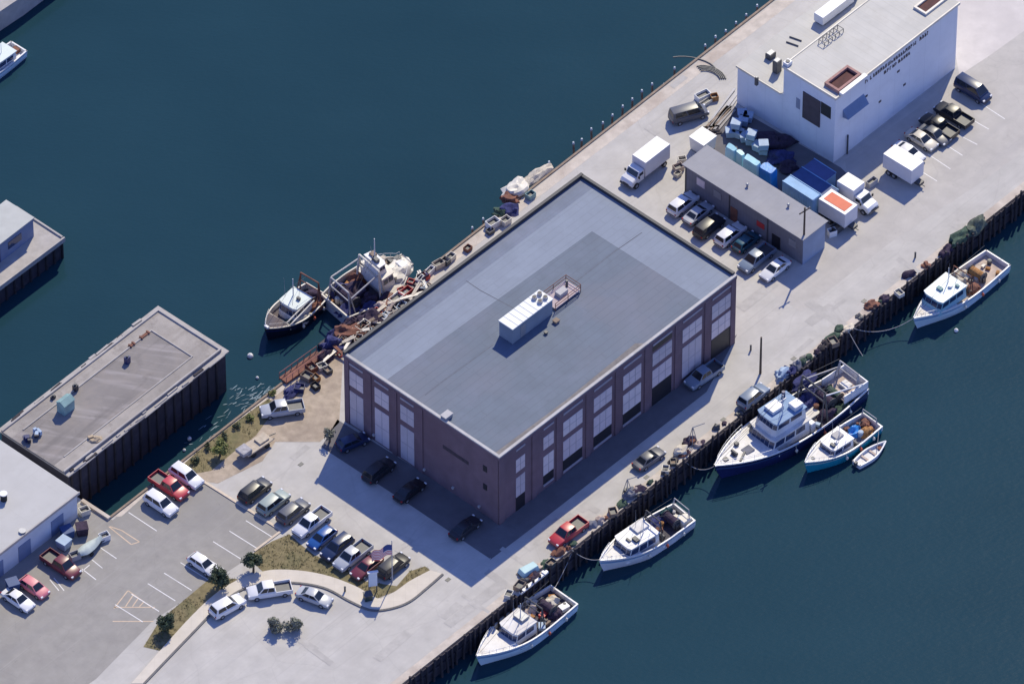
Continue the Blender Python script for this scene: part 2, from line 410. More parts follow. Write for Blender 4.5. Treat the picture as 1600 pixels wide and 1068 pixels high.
# sidewalk and verge (smooth outlines)
def spline(pts, n=6):
    out = []
    for i in range(len(pts) - 1):
        p0 = Vector(pts[max(i - 1, 0)]); p1 = Vector(pts[i]); p2 = Vector(pts[i + 1]); p3 = Vector(pts[min(i + 2, len(pts) - 1)])
        for k in range(n):
            t = k / n
            out.append(.5 * ((2 * p1) + (-p0 + p2) * t + (2 * p0 - 5 * p1 + 4 * p2 - p3) * t * t + (-p0 + 3 * p1 - 3 * p2 + p3) * t ** 3))
    out.append(Vector(pts[-1])); return [(p[0], p[1]) for p in out]
outer = spline([(225, 1068), (300, 990), (352, 938), (395, 915), (450, 910), (505, 918), (548, 940), (580, 953), (610, 951), (640, 940), (668, 918), (692, 897)])
inner = spline([(672, 891), (640, 908), (616, 925), (590, 935), (560, 918), (520, 902), (480, 893), (440, 890), (410, 893), (375, 905), (340, 925), (290, 972), (205, 1068)])
wk = MB(); wk.prism(PL(outer) + PL(inner), .0, .12)
struct(wk.build('sidewalk', m_walk))
kb = MB(); po = PL(outer)
for a, c in zip(po[:-1], po[1:]):
    d = (c - a).normalized(); n_ = Vector((d.y, -d.x, 0)) * .0
    mid = (a + c) / 2; kb.box((mid.x, mid.y, .07), ((c - a).length + .02, .28, .15), math.atan2(d.y, d.x))
struct(kb.build('curb', m_gcurb))
verge_a = [(452, 834), (470, 850), (490, 866), (520, 880), (548, 894), (572, 908), (620, 915), (640, 892), (664, 884), (672, 890), (640, 907), (616, 924), (590, 934), (560, 917), (520, 901), (480, 892), (440, 889), (410, 892), (398, 880), (396, 863), (425, 845)]
verge_b = [(332, 900), (352, 903), (372, 904), (340, 924), (290, 971), (250, 1016), (224, 1010), (250, 968)]
verge_c = [(262, 748), (305, 708), (360, 665), (420, 622), (432, 636), (400, 680), (372, 700), (330, 735)]
surf('verge_soil', verge_a, 4, m_grass); surf('verge_strip_soil', verge_b, 4, m_grass); surf('quayside_soil', verge_c, 4, m_grass)
def inside(p, poly):
    r = False; j = len(poly) - 1
    for i in range(len(poly)):
        if (poly[i][1] > p[1]) != (poly[j][1] > p[1]) and p[0] < (poly[j][0] - poly[i][0]) * (p[1] - poly[i][1]) / (poly[j][1] - poly[i][1]) + poly[i][0]: r = not r
        j = i
    return r
gb = MB()
for poly, dens in ((verge_a, 7), (verge_b, 7), (verge_c, 5)):
    W = PL(poly); xs = [p.x for p in W]; ys = [p.y for p in W]
    n = int((max(xs) - min(xs)) * (max(ys) - min(ys)) * dens)
    for _ in range(n):
        q = (random.uniform(min(xs), max(xs)), random.uniform(min(ys), max(ys)))
        if not inside(q, W): continue
        if noise.noise((q[0] * .35, q[1] * .35, 3)) < -.18: continue
        for k in range(4):
            a = random.uniform(0, 6.28); h = random.uniform(.08, .28); w = .035
            x = q[0] + random.uniform(-.15, .15); y = q[1] + random.uniform(-.15, .15)
            c, s_ = math.cos(a) * w, math.sin(a) * w; lx, ly = random.uniform(-.14, .14), random.uniform(-.14, .14)
            gb.add([(x - c, y - s_, .012), (x + c, y + s_, .012), (x + lx, y + ly, h)], [(0, 1, 2)], 0 if random.random() < .8 else 1)
tag(gb.build('dry_grass', [m_blade, m_leaf2]), 'sparse dry grass growing on the verges', 'grass', kind='stuff')

# painted markings
def stripe(mb, a, c, w, z):
    a, c = P(*a), P(*c); d = (c - a).normalized(); n_ = Vector((-d.y, d.x, 0)) * w / 2
    mb.sheet([a - n_, c - n_, c + n_, a + n_], z)
mk = MB()
for k in range(-2, 8):
    x0, y0 = 231 + 25.5 * k, 911 - 16.4 * k
    stripe(mk, (x0, y0), (x0 + 43, y0 + 27), .12, .010)
for a, c in (((201, 800), (245, 829)), ((157, 855), (182, 872)), ((144, 874), (160, 887)), ((128, 888), (150, 905)), ((78, 905), (92, 922)), ((84, 902), (100, 922)), ((140, 882), (112, 905))):
    stripe(mk, a, c, .12, .010)
for a, c in (((1508, 181), (1545, 202)), ((1492, 208), (1527, 226)), ((1474, 224), (1504, 243)), ((1450, 241), (1485, 264)), ((1440, 268), (1464, 283)), ((1530, 160), (1570, 186))):
    stripe(mk, a, c, .13, .010)
struct(mk.build('parking_line_markings', m_line))
mo = MB()
for a, c in (((178, 950), (200, 922)), ((200, 922), (240, 950)), ((178, 948), (242, 948)), ((196, 947), (208, 929)), ((207, 947), (216, 934)), ((218, 947), (225, 939)), ((176, 970), (240, 970)),
             ((170, 822), (205, 850)), ((205, 850), (218, 846)), ((218, 846), (190, 828)), ((190, 828), (172, 822))):
    stripe(mo, a, c, .14, .009)
struct(mo.build('faded_orange_markings', m_oline))
cb = MB(); a, c = P(316, 751), P(440, 829); d = (c - a); cb.box(((a.x + c.x) / 2, (a.y + c.y) / 2, .06), (d.length, .35, .14), math.atan2(d.y, d.x))
a, c = P(440, 829), P(396, 862); d = (c - a); cb.box(((a.x + c.x) / 2, (a.y + c.y) / 2, .06), (d.length - .4, .3, .13), math.atan2(d.y, d.x))
struct(cb.build('lot_curb', m_curb))

pt = MB(); gr = random.Random(5)
for i in range(26):
    u = gr.random(); px, py = (gr.uniform(690, 1500), 0); py = 962 - .79 * (px - 760) - gr.uniform(22, 60)
    if i > 17: px, py = gr.choice(((470, 700), (560, 800), (650, 860), (960, 262), (1010, 215), (1080, 130), (620, 1000), (480, 1010), (1190, 460))); px += gr.uniform(-20, 20); py += gr.uniform(-12, 12)
    c = P(px, py); l, w = gr.uniform(1.2, 7), gr.uniform(.5, 1.7); a = ANG + gr.choice((0, 0, math.pi / 2)) + gr.uniform(-.04, .04)
    e1 = Vector((math.cos(a), math.sin(a), 0)); e2 = Vector((-e1.y, e1.x, 0))
    pt.sheet([c - e1 * l / 2 - e2 * w / 2 * gr.uniform(.8, 1), c + e1 * l / 2 - e2 * w / 2, c + e1 * l / 2 * gr.uniform(.9, 1) + e2 * w / 2, c - e1 * l / 2 + e2 * w / 2], .0145 + .0003 * i)
m_patch = mat('patched_asphalt', (.435, .415, .385), .92, .12, .8, .2, 12)
struct(pt.build('road_patches', m_patch))
dr_ = MB()
for px, py in ((1010, 745), (1240, 560), (700, 905), (470, 725), (1130, 655), (1350, 470)):
    c = P(px, py); dr_.box((c.x, c.y, .02), (.7, .5, .03), ANG)
struct(dr_.build('road_drains', m_dgrey))

# ------------------------------------------------------------------ quay walls, fender piles
qw = MB()
ea = math.atan2(EDGE_U.y, EDGE_U.x)
qw.box(E0 + EDGE_U * ELEN / 2 + EDGE_V * .06 + Vector((0, 0, -2.6)), (ELEN, .12, 5.0), ea)
for z in (-.35, -1.7): qw.box(E0 + EDGE_U * ELEN / 2 + EDGE_V * .22 + Vector((0, 0, z)), (ELEN, .2, .28), ea)
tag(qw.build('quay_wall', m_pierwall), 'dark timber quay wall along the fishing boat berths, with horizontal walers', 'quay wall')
pm = MB().tube((0, 0, -4.2), (0, 0, .25), .19, .165, 9)
pile = pm.build('fender_pile', m_dwood, smooth=40)
n = int(ELEN / 1.1); first = True
for i in range(n):
    p = E0 + EDGE_U * (i + .5 + random.uniform(-.2, .2)) * 1.1 + EDGE_V * (.5 + random.uniform(-.03, .08))
    if p.y < -75 or p.x > 76: continue
    o = pile if first else pile.copy()
    if not first: COL.objects.link(o)
    first = False
    o.location = (p.x, p.y, random.uniform(-.2, .8)); o.rotation_euler = (random.uniform(-.05, .05), random.uniform(-.05, .05), random.uniform(0, 6))
    tag(o, 'dark timber fender pile standing against the berth quay wall', 'pile', 'fender piles along the berth wall')
# rubble heaps of old gear against the wall face: weed-covered rocks
rk = MB()
def blob(mb, c, r, sq=.7, seed=0, mi=0, seg=9, rings=5, dome=False, rough=.25):
    vs = []; c = Vector(c)
    for j in range(rings + 1):
        ph = math.pi * (j / rings) * (.5 if dome else 1)
        for i in range(seg):
            th = 2 * math.pi * i / seg
            d = Vector((math.sin(ph) * math.cos(th), math.sin(ph) * math.sin(th), math.cos(ph)))
            k = 1 + rough * noise.noise(d * 1.7 + Vector((seed * 3.1, seed * 1.7, seed)))*2
            vs.append(c + Vector((d.x * r[0] * k, d.y * r[1] * k, d.z * r[2] * k)))
    fs = []
    for j in range(rings):
        for i in range(seg):
            k = (i + 1) % seg
            fs.append((j * seg + i, j * seg + k, (j + 1) * seg + k, (j + 1) * seg + i)[::-1])
    mb.add(vs, fs, mi)
# white topped piles off the basin side
QA, QB = P(172, 810), P(1215, -4)
QU = (QB - QA).normalized(); QN = Vector((-QU.y, QU.x, 0))   # QN points to the open water
dm = MB().tube((0, 0, -4.4), (0, 0, .0), .17, .15, 9, 0).tube((0, 0, .0), (0, 0, .32), .17, .12, 9, 1)
dol = None
pl = [(896, 224), (909, 217), (924, 203), (942, 191), (957, 179), (973, 167), (988, 154), (1003, 142), (1019, 130), (1038, 131), (1054, 107), (1102, 71), (1118, 59), (1134, 48), (1183, 10), (858, 254), (1150, 35), (755, 341), (738, 355), (1166, 22)]
for x, y in pl:
    p = P(x, y, .1)
    if dol is None: dol = dm.build('mooring_pile', [m_wood, m_capw], smooth=40); o = dol
    else: o = dol.copy(); COL.objects.link(o)
    o.location = (p.x, p.y, random.uniform(-.2, .2)); o.rotation_euler = (random.uniform(-.04, .04), random.uniform(-.04, .04), 0)
    tag(o, 'white capped timber mooring pile just off the open basin quay', 'pile', 'white capped piles along the basin quay')
# basin quay kerb
bk = MB(); mid = (QA + QB) / 2; ln = (QB - QA).length + 60
bk.box(mid + QU * 30 + QN * .1 + Vector((0, 0, .08)), (ln, .3, .22), math.atan2(QU.y, QU.x))
bk.box(mid + QU * 30 + QN * .2 + Vector((0, 0, -2.2)), (ln, .3, 3.9), math.atan2(QU.y, QU.x))
tag(bk.build('timber_kerb', m_wood), 'weathered timber kerb along the open basin edge of the pier', 'kerb beam')
# end wall of the slip
sw = MB(); a, c = P(171, 811), P(128, 783); d = c - a
sw.box((a + c) / 2 + Vector((0, 0, .12)), (d.length, .5, .5), math.atan2(d.y, d.x))
tag(sw.build('slip_wall', m_quay), 'short pale concrete wall closing the narrow slip by the parking lot', 'wall')

# ------------------------------------------------------------------ brick warehouse
H = 12.26
C3, D3, B3 = P(780, 714, H), P(1150, 430, H), P(527, 560, H)
LB = (D3 - C3).length; WB = (B3 - C3).length; ang = math.atan2((D3 - C3).y, (D3 - C3).x)
bw = thing('brick_warehouse', 'large dark brick warehouse with a flat blue grey roof in the middle of the pier', 'warehouse', (C3.x, C3.y, 0), ang)
wb = MB()
wb.b2(0, LB, 0, WB, -.2, H - .15)
# pilasters between bays on both street faces
def ux(px): return (P(px, 714 - .7676 * (px - 780), H) - C3).dot((D3 - C3).normalized())
wb.build('wall', m_brick, bw)
def L_(pts, z): return [loc2((C3.x, C3.y, 0), ang, P(x, y, H)) for x, y in pts]
rf = MB().sheet([(.25, .25), (LB - .25, .25), (LB - .25, WB - .25), (.25, WB - .25)], H - .14)
rf.build('roof_membrane', m_memb, bw)
dk = L_([(925, 360), (600, 595)], H); dk2 = L_([(1088, 463)], H)
dx = dk[0].x; dy = dk[0].y
MB().sheet([(.3, .3), (dk2[0].x, .3), (dx, dy), (.3, dk[1].y)], H - .134).build('roof_membrane', m_memshade, bw)['label'] = 'darker roof area painted for an overlaid shadow'
MB().sheet([(.3, WB - 2.6), (LB - .3, WB - 2.6), (LB - .3, WB - .3), (.3, WB - .3)], H - .134).build('roof_membrane', m_meme, bw)['label'] = 'medium toned roofing strip along the basin side'  # band of middle tone next to the far parapet
pp = MB()
pp.b2(-.12, LB + .12, -.12, .3, H - .149, H + .06)
pp.b2(-.12, .3, .3, WB - .3, H - .148, H + .06)
pp.build('coping', m_cope, bw, bevel=.02)
pq = MB()
pq.b2(-.12, LB + .12, WB - .3, WB + .12, H - .149, H + .42)
pq.b2(LB - .3, LB + .12, .3, WB - .3, H - .148, H + .34)
pq.build('parapet', m_parshade, bw)
ws = MB().sheet([(.31, .31), (LB * .62, .31), (LB * .6, 1.25), (LB * .3, .8), (.31, 1.0)], H - .126)
ws.build('roof_membrane', mat('worn_roof_edge', (.20, .185, .175), .9, .2, 1.2, tint=(.12, .11, .11)), bw)['label'] = 'worn brownish roofing edge'
sm = MB()
def seam(pts, w=.12):
    q = L_(pts, H)
    for a, c in zip(q[:-1], q[1:]):
        d = (c - a); n_ = Vector((-d.y, d.x, 0)).normalized() * w / 2
        sm.sheet([(a.x - n_.x, a.y - n_.y), (c.x - n_.x, c.y - n_.y), (c.x + n_.x, c.y + n_.y), (a.x + n_.x, a.y + n_.y)], H - .128)
seam([(664, 616), (690, 596), (772, 536)]); seam([(728, 437), (750, 452), (806, 482)]); seam([(893, 444), (960, 392), (1003, 362)])
for _ in range(7):
    x, y = random.uniform(740, 1000), random.uniform(380, 440)
sm.build('roof_seam', m_seam, bw)
# windows of the long face (looking down on the road): bays by pixel x
YW = -.03
WR = random.Random(4)
def bay(x0, x1, rows, face='S'):
    for kind, d0, d1 in rows:
        z0, z1 = H - d1, H - d0
        m, nm, pr = {'w': (m_win, 'window', .05), 'd': (m_rec, 'loading_opening', .04), 's': (m_sill, 'lintel', .09), 'p': (m_sill, 'sill', .10), 'g': (m_win, 'loading_door', .05)}[kind]
        mb = MB()
        if face == 'S':
            mb.b2(x0, x1, -pr, .02, z0, z1)
        else:
            mb.b2(-pr, .02, x0, x1, z0, z1)
        if m is m_win: m = WR.choice((m_win, m_win, m_win2, m_win3))
        o = mb.build(nm, m, bw)
        if kind in 'wg' and (z1 - z0) > 1.2:
            fr = MB(); t = .05; w_ = x1 - x0
            nb = 3 if w_ > 2.6 else 2
            for k in range(1, nb):
                xx = x0 + w_ * k / nb
                if face == 'S': fr.b2(xx - t / 2, xx + t / 2, -pr - .025, -pr + .01, z0 + .03, z1 - .03)
                else: fr.b2(-pr - .025, -pr + .01, xx - t / 2, xx + t / 2, z0 + .03, z1 - .03)
            zz = (z0 + z1) / 2
            if face == 'S': fr.b2(x0, x1, -pr - .022, -pr + .01, zz - t / 2, zz + t / 2)
            else: fr.b2(-pr - .022, -pr + .01, x0, x1, zz - t / 2, zz + t / 2)
            fr.build('frame', m_sill, o)
A = [('s', 1.0, 1.35), ('w', 2.7, 5.2), ('w', 6.2, 9.6), ('d', 9.62, 11.5), ('p', 11.5, 11.9)]
bays = [(806, 820, [('s', 1.0, 1.3), ('w', 2.9, 5.2), ('w', 6.2, 9.7), ('d', 9.72, 12.2)]),
        (849, 865, [('s', 1.0, 1.3), ('w', 2.7, 4.9), ('w', 6.2, 9.6), ('d', 9.62, 11.2), ('p', 11.25, 11.6)]),
        (880, 910, A), (928, 956, A), (974, 1002, A),
        (1020, 1050, [('s', 1.0, 1.3), ('d', 1.32, 2.3), ('w', 2.7, 5.0), ('w', 5.8, 8.9), ('d', 8.92, 12.2)]),
        (1067, 1097, [('s', 1.0, 1.3), ('w', 2.6, 5.0), ('g', 5.9, 11.4)]),
        (1113, 1144, [('s', 1.0, 1.3), ('w', 2.4, 4.9), ('w', 5.6, 8.4), ('d', 8.6, 12.1)])]
for x0, x1, rows in bays: bay(ux(x0), ux(x1), rows)
def vy(px): return (P(px, 714 - .609 * (780 - px), H) - C3).length
for x0, x1 in ((558, 536), (600, 577), (641, 619)):
    bay(vy(x0), vy(x1), [('s', 1.0, 1.3), ('w', 2.3, 5.0), ('g', 6.0, 12.0)], 'W')
for d0 in (3.3, 6.6):
    MB().b2(-.05, .02, vy(760), vy(754), H - d0 - 1.0, H - d0).build('vent', m_rec, bw)
MB().b2(-.03, .02, vy(730), vy(688), 7.1, 7.7).build('faded_wall_panel', m_brick if False else mat('faded_dark_paint', (.06, .045, .055), .9, .3, 2), bw)
for px_, dz in ((575, .9), (658, .8), (705, 1.0), (748, .8)):
    MB().b2(-.25, .02, vy(px_) - .15, vy(px_) + .15, dz, dz + .3).build('wall_lamp', m_cope, bw)
# pilasters
pil = MB()
edges = [0.4] + [ (ux(bays[i][1]) + ux(bays[i + 1][0])) / 2 for i in range(len(bays) - 1)] + [LB - .5]
for x in edges: pil.b2(x - .45, x + .45, -.14, .02, -.1, H - .5)
for y in (.5, vy(568), vy(609.5), vy(652), WB - .5): pil.b2(-.14, .02, y - .4, y + .4, -.1, H - .5)
pil.b2(-.1, LB + .1, -.11, .02, H - .62, H - .151); pil.b2(-.1, .02, .02, WB + .1, H - .62, H - .151)
pil.build('pilasters', m_brick, bw)
# rooftop
ph_c = P(801, 514, H + 2.6); ph_l = P(778, 502, H + 2.6); ph_r = P(865, 468, H + 2.6)
pl_, pw_ = (ph_r - ph_c).length, (ph_l - ph_c).length
ph = thing('roof_penthouse', 'white topped rooftop penthouse box standing on the warehouse roof', 'penthouse', (ph_c.x, ph_c.y, H - .12), ang)
MB().b2(0, pl_, 0, pw_, 0, 2.6).build('wall', mat('penthouse_wall', (.20, .245, .30), .7, .1, .6), ph)
rb = MB(); rb.b2(-.1, pl_ + .1, -.1, pw_ + .1, 2.6, 2.74)
for k in range(1, 8): rb.b2(pl_ * k / 8 - .03, pl_ * k / 8 + .03, -.09, pw_ + .09, 2.74, 2.78)
rb.build('roof', mat('penthouse_roof', (.66, .68, .67), .5, .05, .6), ph, bevel=.02)
MB().b2(pl_ * .2, pl_ * .2 + .9, -.04, .02, .1, 2.1).build('door', m_grey, ph)
fa = thing('roof_fan', 'grey fan cluster on top of the penthouse box', 'fan', (*(P(846, 463, H + 2.8).xy), H + 2.66), ang)
for i, (x, y) in enumerate(((-.8, -.5), (.2, -.5), (-.8, .5), (.2, .5))):
    MB().tube((x, y, 0), (x, y, .35), .36, .33, 12).build('fan_housing', m_cope, fa, smooth=40)
    MB().tube((x, y, .35), (x, y, .4), .24, .24, 12).build('fan_grille', m_rec, fa)
mp_ = P(876, 462, H); rr = thing('roof_platform', 'rusty railed platform beside the rooftop penthouse box', 'platform', (mp_.x, mp_.y, H - .12), ang)
MB().b2(-2.4, 2.4, -1.3, 1.3, .25, .4).build('deck', mat('pinkish_deck', (.42, .35, .36), .8, .15, 1.5), rr)
rl = MB()
for x in (-2.4, 0, 2.4):
    for y in (-1.3, 1.3): rl.tube((x, y, 0), (x, y, 1.3), .05, n=6)
for z in (.8, 1.3):
    rl.path([(-2.4, -1.3, z), (2.4, -1.3, z), (2.4, 1.3, z), (-2.4, 1.3, z)], .05)
rl.build('railing', m_rust, rr)
MB().b2(-.6, .9, -.5, .5, .4, 1.0).build('machine_box', m_cope, rr, bevel=.03)
MB().tube((1.6, .4, .4), (1.6, .4, 1.5), .18, n=10).build('vent_pipe', m_dgrey, rr)
def roof_box(px, py, z, s, m, label, rz=ang, name='roof_hatch', cat='roof hatch', cap=True):
    p = P(px, py, z); t = thing(name, label, cat, (p.x, p.y, z), rz)
    MB().b2(-s[0] / 2, s[0] / 2, -s[1] / 2, s[1] / 2, -.02, s[2]).build('curb', m, t, bevel=.02)
    MB().b2(-s[0] / 2 - .06, s[0] / 2 + .06, -s[1] / 2 - .06, s[1] / 2 + .06, s[2], s[2] + .1).build('lid', m_cope if cap else m, t, bevel=.02)
    return t
roof_box(698, 652, H - .12, (1.3, .9, .55), m_grey, 'small pale roof hatch near the lower corner of the warehouse roof')
roof_box(869, 503, H - .12, (.7, .6, .3), m_wood, 'tiny dark roof vent beside the penthouse', name='roof_vent', cat='roof vent', cap=False)
roof_box(853, 521, H - .12, (.35, .35, .25), m_dgrey, 'small grey pipe stub on the open warehouse roof', name='pipe_stub', cat='roof vent', cap=False)

# ------------------------------------------------------------------ white building
HT = 11.9
F3, R3, Lf3 = P(1305.5, 153, HT), P(1497, 5, HT), P(1222, 106, HT)
wa = math.atan2((R3 - F3).y, (R3 - F3).x); WL = (R3 - F3).length; WWd = (Lf3 - F3).length
wt = thing('white_building', 'tall windowless pale blue white building with a metal roof beside the parking lot', 'building', (F3.x, F3.y, 0), wa)
HA = 6.9
def LW(px, py, z): return loc2((F3.x, F3.y, 0), wa, P(px, py, z))
MB().b2(0, WL, 0, WWd, -.2, HT - .1).build('wall', m_whitewall, wt)
ax = LW(1144, 109, HA); AY = ax.y
MB().b2(.02, WL + 6, WWd + .0, AY, -.2, HA - .1).build('annex_wall', m_whitewall, wt)
MB().b2(-.15, WL + .15, -.15, WWd + .15, HT - .1, HT + .06).build('roof', m_whroof, wt, bevel=.02)
MB().b2(-.15, WL + 6, WWd + .16, AY + .15, HA - .1, HA + .05).build('annex_roof', m_whroof, wt)
# roof edge trim
tr = MB(); tr.b2(-.22, WL + .2, -.24, -.06, HT - .25, HT + .14); tr.b2(-.22, -.06, -.06, WWd + .2, HT - .25, HT + .14); tr.b2(-.06, WL + .2, WWd + .04, WWd + .22, HT - .2, HT + .16)
tr.build('roof_trim', m_cream, wt)
g = MB(); g.b2(-.3, -.2, WWd + .3, AY + .1, HA - .2, HA + .12); g.build('annex_trim', m_cream, wt)
# louver and openings on the yard face
def yw(px): 
    a = LW(px, 153 - .56 * (1305.5 - px), HT); return a.y
y0, y1 = yw(1282), yw(1254); MB().b2(-.12, .02, y0, y1, HT - 7.0, HT - 2.3).build('louver', m_louver, wt)
y0, y1 = yw(1299), yw(1283); MB().b2(-.06, .02, y0, y1, HT - 4.3, HT - 2.2).build('loading_opening', m_rec, wt)
y0, y1 = yw(1249), yw(1243); MB().b2(-.06, .02, y0, y1, HT - 6.0, HT - 4.2).build('vent_panel', mat('pale_vent', (.27, .30, .38), .7), wt)
# canopy on the lot face
xa = LW(1322, 190, 7.5); cx = 1.6
cn = MB(); cn.add([(cx, 0, 8.6), (cx + 4.2, 0, 8.6), (cx + 4.2, -1.0, 7.4), (cx, -1.0, 7.4), (cx, 0, 7.2), (cx + 4.2, 0, 7.2)], [(0, 3, 2, 1), (0, 4, 3), (1, 2, 5), (3, 4, 5, 2)])
cn.build('canopy', mat('blue_canopy', (.17, .24, .37), .8, .1, 1), wt)
MB().tube((2.6, -.2, 0), (2.6, -.2, 3.4), .11, n=8).build('drain_pipe', m_dgrey, wt)
for x, z in ((6.1, 7.6), (12.6, 7.6), (9.0, 4.6), (14.0, 4.2)): MB().b2(x, x + .5, -.04, .02, z, z + .35).build('vent', m_louver, wt)
# dark wall lettering, two lines, not legible in the photograph: short dark strokes
lt = MB()
def strokes(x0, x1, z0, h):
    x = x0
    while x < x1:
        w = random.uniform(.28, .5)
        k = random.random()
        if k < .15: x += .35; continue
        lt.b2(x, x + .11, -.05, .01, z0, z0 + h)
        if k < .75: lt.b2(x + w - .11, x + w, -.048, .01, z0, z0 + h * random.choice((1, .55)))
        lt.b2(x + .11, x + w - .11, -.046, .01, z0 + h * random.choice((0, .45, .82)), z0 + h * random.choice((.18, .62, 1)) + .02)
        x += w + .16
def xs_(px): return LW(px, 153 - .776 * (px - 1305.5), HT).x
for q_ in ((xs_(1352), xs_(1428), HT - 1.6, .62), (xs_(1379), xs_(1426), HT - 2.6, .55), (xs_(1437), xs_(1449), HT - 1.5, .7)):
    lt = MB(); strokes(*q_); lt.build('wall_lettering', m_louver, wt)
# roof hatch with dark red interior
def white_roof_thing(px, py, z): p = P(px, py, z); return (p.x, p.y, z)
hb = thing('roof_well', 'open roof well with dark red interior at the corner of the white building roof', 'roof well', white_roof_thing(1317, 127, HT), wa)
fr = MB(); X, Y = 4.6, 2.5
for a in ((-X / 2, X / 2, -Y / 2, -Y / 2 + .35), (-X / 2, X / 2, Y / 2 - .35, Y / 2), (-X / 2, -X / 2 + .35, -Y / 2 + .35, Y / 2 - .35), (X / 2 - .35, X / 2, -Y / 2 + .35, Y / 2 - .35)): fr.b2(*a, .05, .6)
fr.build('frame', mat('reddish_frame', (.36, .20, .17), .8, .2, 2), hb)
MB().b2(-X / 2 + .35, X / 2 - .35, -Y / 2 + .35, Y / 2 - .35, .06, .16).build('well_floor', m_rustdk, hb)
MB().b2(-X / 2, X / 2 + .4, -Y / 2 - .75, -Y / 2 - .1, .06, .5).build('white_curb', m_white, hb)
hb2 = thing('roof_well', 'dark red sunken roof panel near the top edge of the white building roof', 'roof well', white_roof_thing(1456, 5, HT), wa)
fr = MB()
X, Y = 5.0, 2.2
for a in ((-X / 2, X / 2, -Y / 2, -Y / 2 + .3), (-X / 2, X / 2, Y / 2 - .3, Y / 2), (-X / 2, -X / 2 + .3, -Y / 2 + .3, Y / 2 - .3), (X / 2 - .3, X / 2, -Y / 2 + .3, Y / 2 - .3)): fr.b2(*a, .05, .4)
fr.build('frame', m_cream, hb2); MB().b2(-X / 2 + .3, X / 2 - .3, -Y / 2 + .3, Y / 2 - .3, .06, .12).build('well_floor', m_rustdk, hb2)
for px, py, z, s, lab in ((1204, 90, HA, (1.2, .9, .9), 'grey air handler on the low annex roof'), (1214, 112, HA, (1.0, .8, 2.1), 'tall dark duct box where the annex roof meets the tall wall'), (1182, 133, HA, (.4, .4, 1.4), 'thin dark stack at the annex roof edge')):
    p = P(px, py, z); t = thing('roof_unit', lab, 'roof unit', (p.x, p.y, z), wa)
    MB().b2(-s[0] / 2, s[0] / 2, -s[1] / 2, s[1] / 2, .04, s[2]).build('cabinet', m_dgrey, t, bevel=.03)
    MB().b2(-s[0] / 2 + .1, s[0] / 2 - .1, -s[1] / 2 + .1, s[1] / 2 - .1, s[2], s[2] + .08).build('grille', m_grey, t)
p = P(1225, 106, HT); t = thing('roof_fan', 'small white fan box at the corner of the tall white roof', 'fan', (p.x + .5, p.y + .6, HT), wa)
MB().b2(-.5, .5, -.4, .4, .04, .6).build('cabinet', m_white, t, bevel=.03); MB().tube((0, 0, .6), (0, 0, .7), .3, n=10).build('fan_grille', m_dgrey, t)
for i, (px, py, lab) in enumerate(((1290, 66, 'lower skeletal pipe rack on the white metal roof'), (1307, 53, 'upper skeletal pipe rack on the white metal roof'))):
    p = P(px, py, HT); t = thing('pipe_rack', lab, 'pipe rack', (p.x, p.y, HT), wa)
    q = MB()
    for x in (-.8, 0, .8):
        for y in (-.5, .5): q.tube((x, y, .05), (x, y, .7), .05, n=6)
    q.build('post', m_dgrey, t)
    q = MB(); q.path([(-.8, -.5, .7), (.8, -.5, .7), (.8, .5, .7), (-.8, .5, .7), (-.8, -.5, .7)], .05); q.path([(0, -.5, .7), (0, .5, .7)], .05); q.build('rail', m_dgrey, t)
p = P(1303, 20, HA); t = thing('rooftop_duct', 'long white rooftop air duct with dark shaded side on the annex roof', 'duct', (p.x, p.y, HA), wa)
MB().b2(-3.2, 3.2, -.8, .8, .3, 1.7).build('duct_body', m_white, t, bevel=.05)
for x in (-2.6, 0, 2.6): MB().b2(x - .15, x + .15, -.7, .7, .04, .3).build('foot', m_dgrey, t)
MB().b2(3.2, 4.3, -.6, .6, .3, 1.9).build('fan_section', m_grey, t, bevel=.05)
for px, py, lab in ((1243, 62, 'upper'), (1238, 70, 'lower')):
    p = P(px, py, HA); t = tag(MB().tube((-.9, 0, .12), (.9, 0, .12), .09, n=8).b2(-.8, -.6, -.08, .08, .02, .1).b2(.6, .8, -.08, .08, .02, .1).build('roof_pipe', m_dgrey), 'short dark roof pipe, the %s of two on the annex roof' % lab, 'pipe')
    t.location = (p.x, p.y, HA + .04); t.rotation_euler = (0, 0, wa - R(75))

# ------------------------------------------------------------------ grey shed
HS = 4.9
SA, SB_, SC = P(1069, 256, HS), P(1255, 373, HS), P(1291, 345, HS)
sa = math.atan2((SB_ - SA).y, (SB_ - SA).x); SL = (SB_ - SA).length; SWd = (SC - SB_).length
sh = thing('grey_shed', 'long low grey shed with dark siding behind a row of parked cars', 'shed', (SA.x, SA.y, 0), sa)
sw_ = MB(); sw_.b2(.1, SL - .1, .1, SWd - .1, -.1, HS - .12); sw_.build('wall', m_shedwall, sh)
MB().b2(SL - .1, SL - .04, .1, SWd - .1, 0, HS - .13).build('end_wall', m_shedend, sh)
MB().b2(-.2, SL + .2, -.25, SWd + .2, HS - .12, HS).build('roof', m_shedroof, sh, bevel=.02)
for x, w, z0, z1, m, nm in ((2.2, 1.4, 2.6, 3.9, m_win, 'window'), (8.2, 1.2, .05, 2.5, m_rust, 'door'), (12.8, 1.3, 2.0, 2.9, m_red, 'wall_panel'), (15.5, 1.4, .05, 2.3, m_rec, 'doorway'), (5.2, 1.3, 2.4, 3.6, m_grey, 'window'), (18.4, 1.2, 2.2, 3.4, m_grey, 'window')):
    MB().b2(x, x + w, .03, .12, z0, z1).build(nm, m, sh)
MB().b2(7.9, 8.05, .02, .11, 0, HS - .2).b2(14.6, 14.75, .02, .11, 0, HS - .2).b2(0.15, .3, .02, .11, 0, HS - .2).build('corner_trim', m_dgrey, sh)
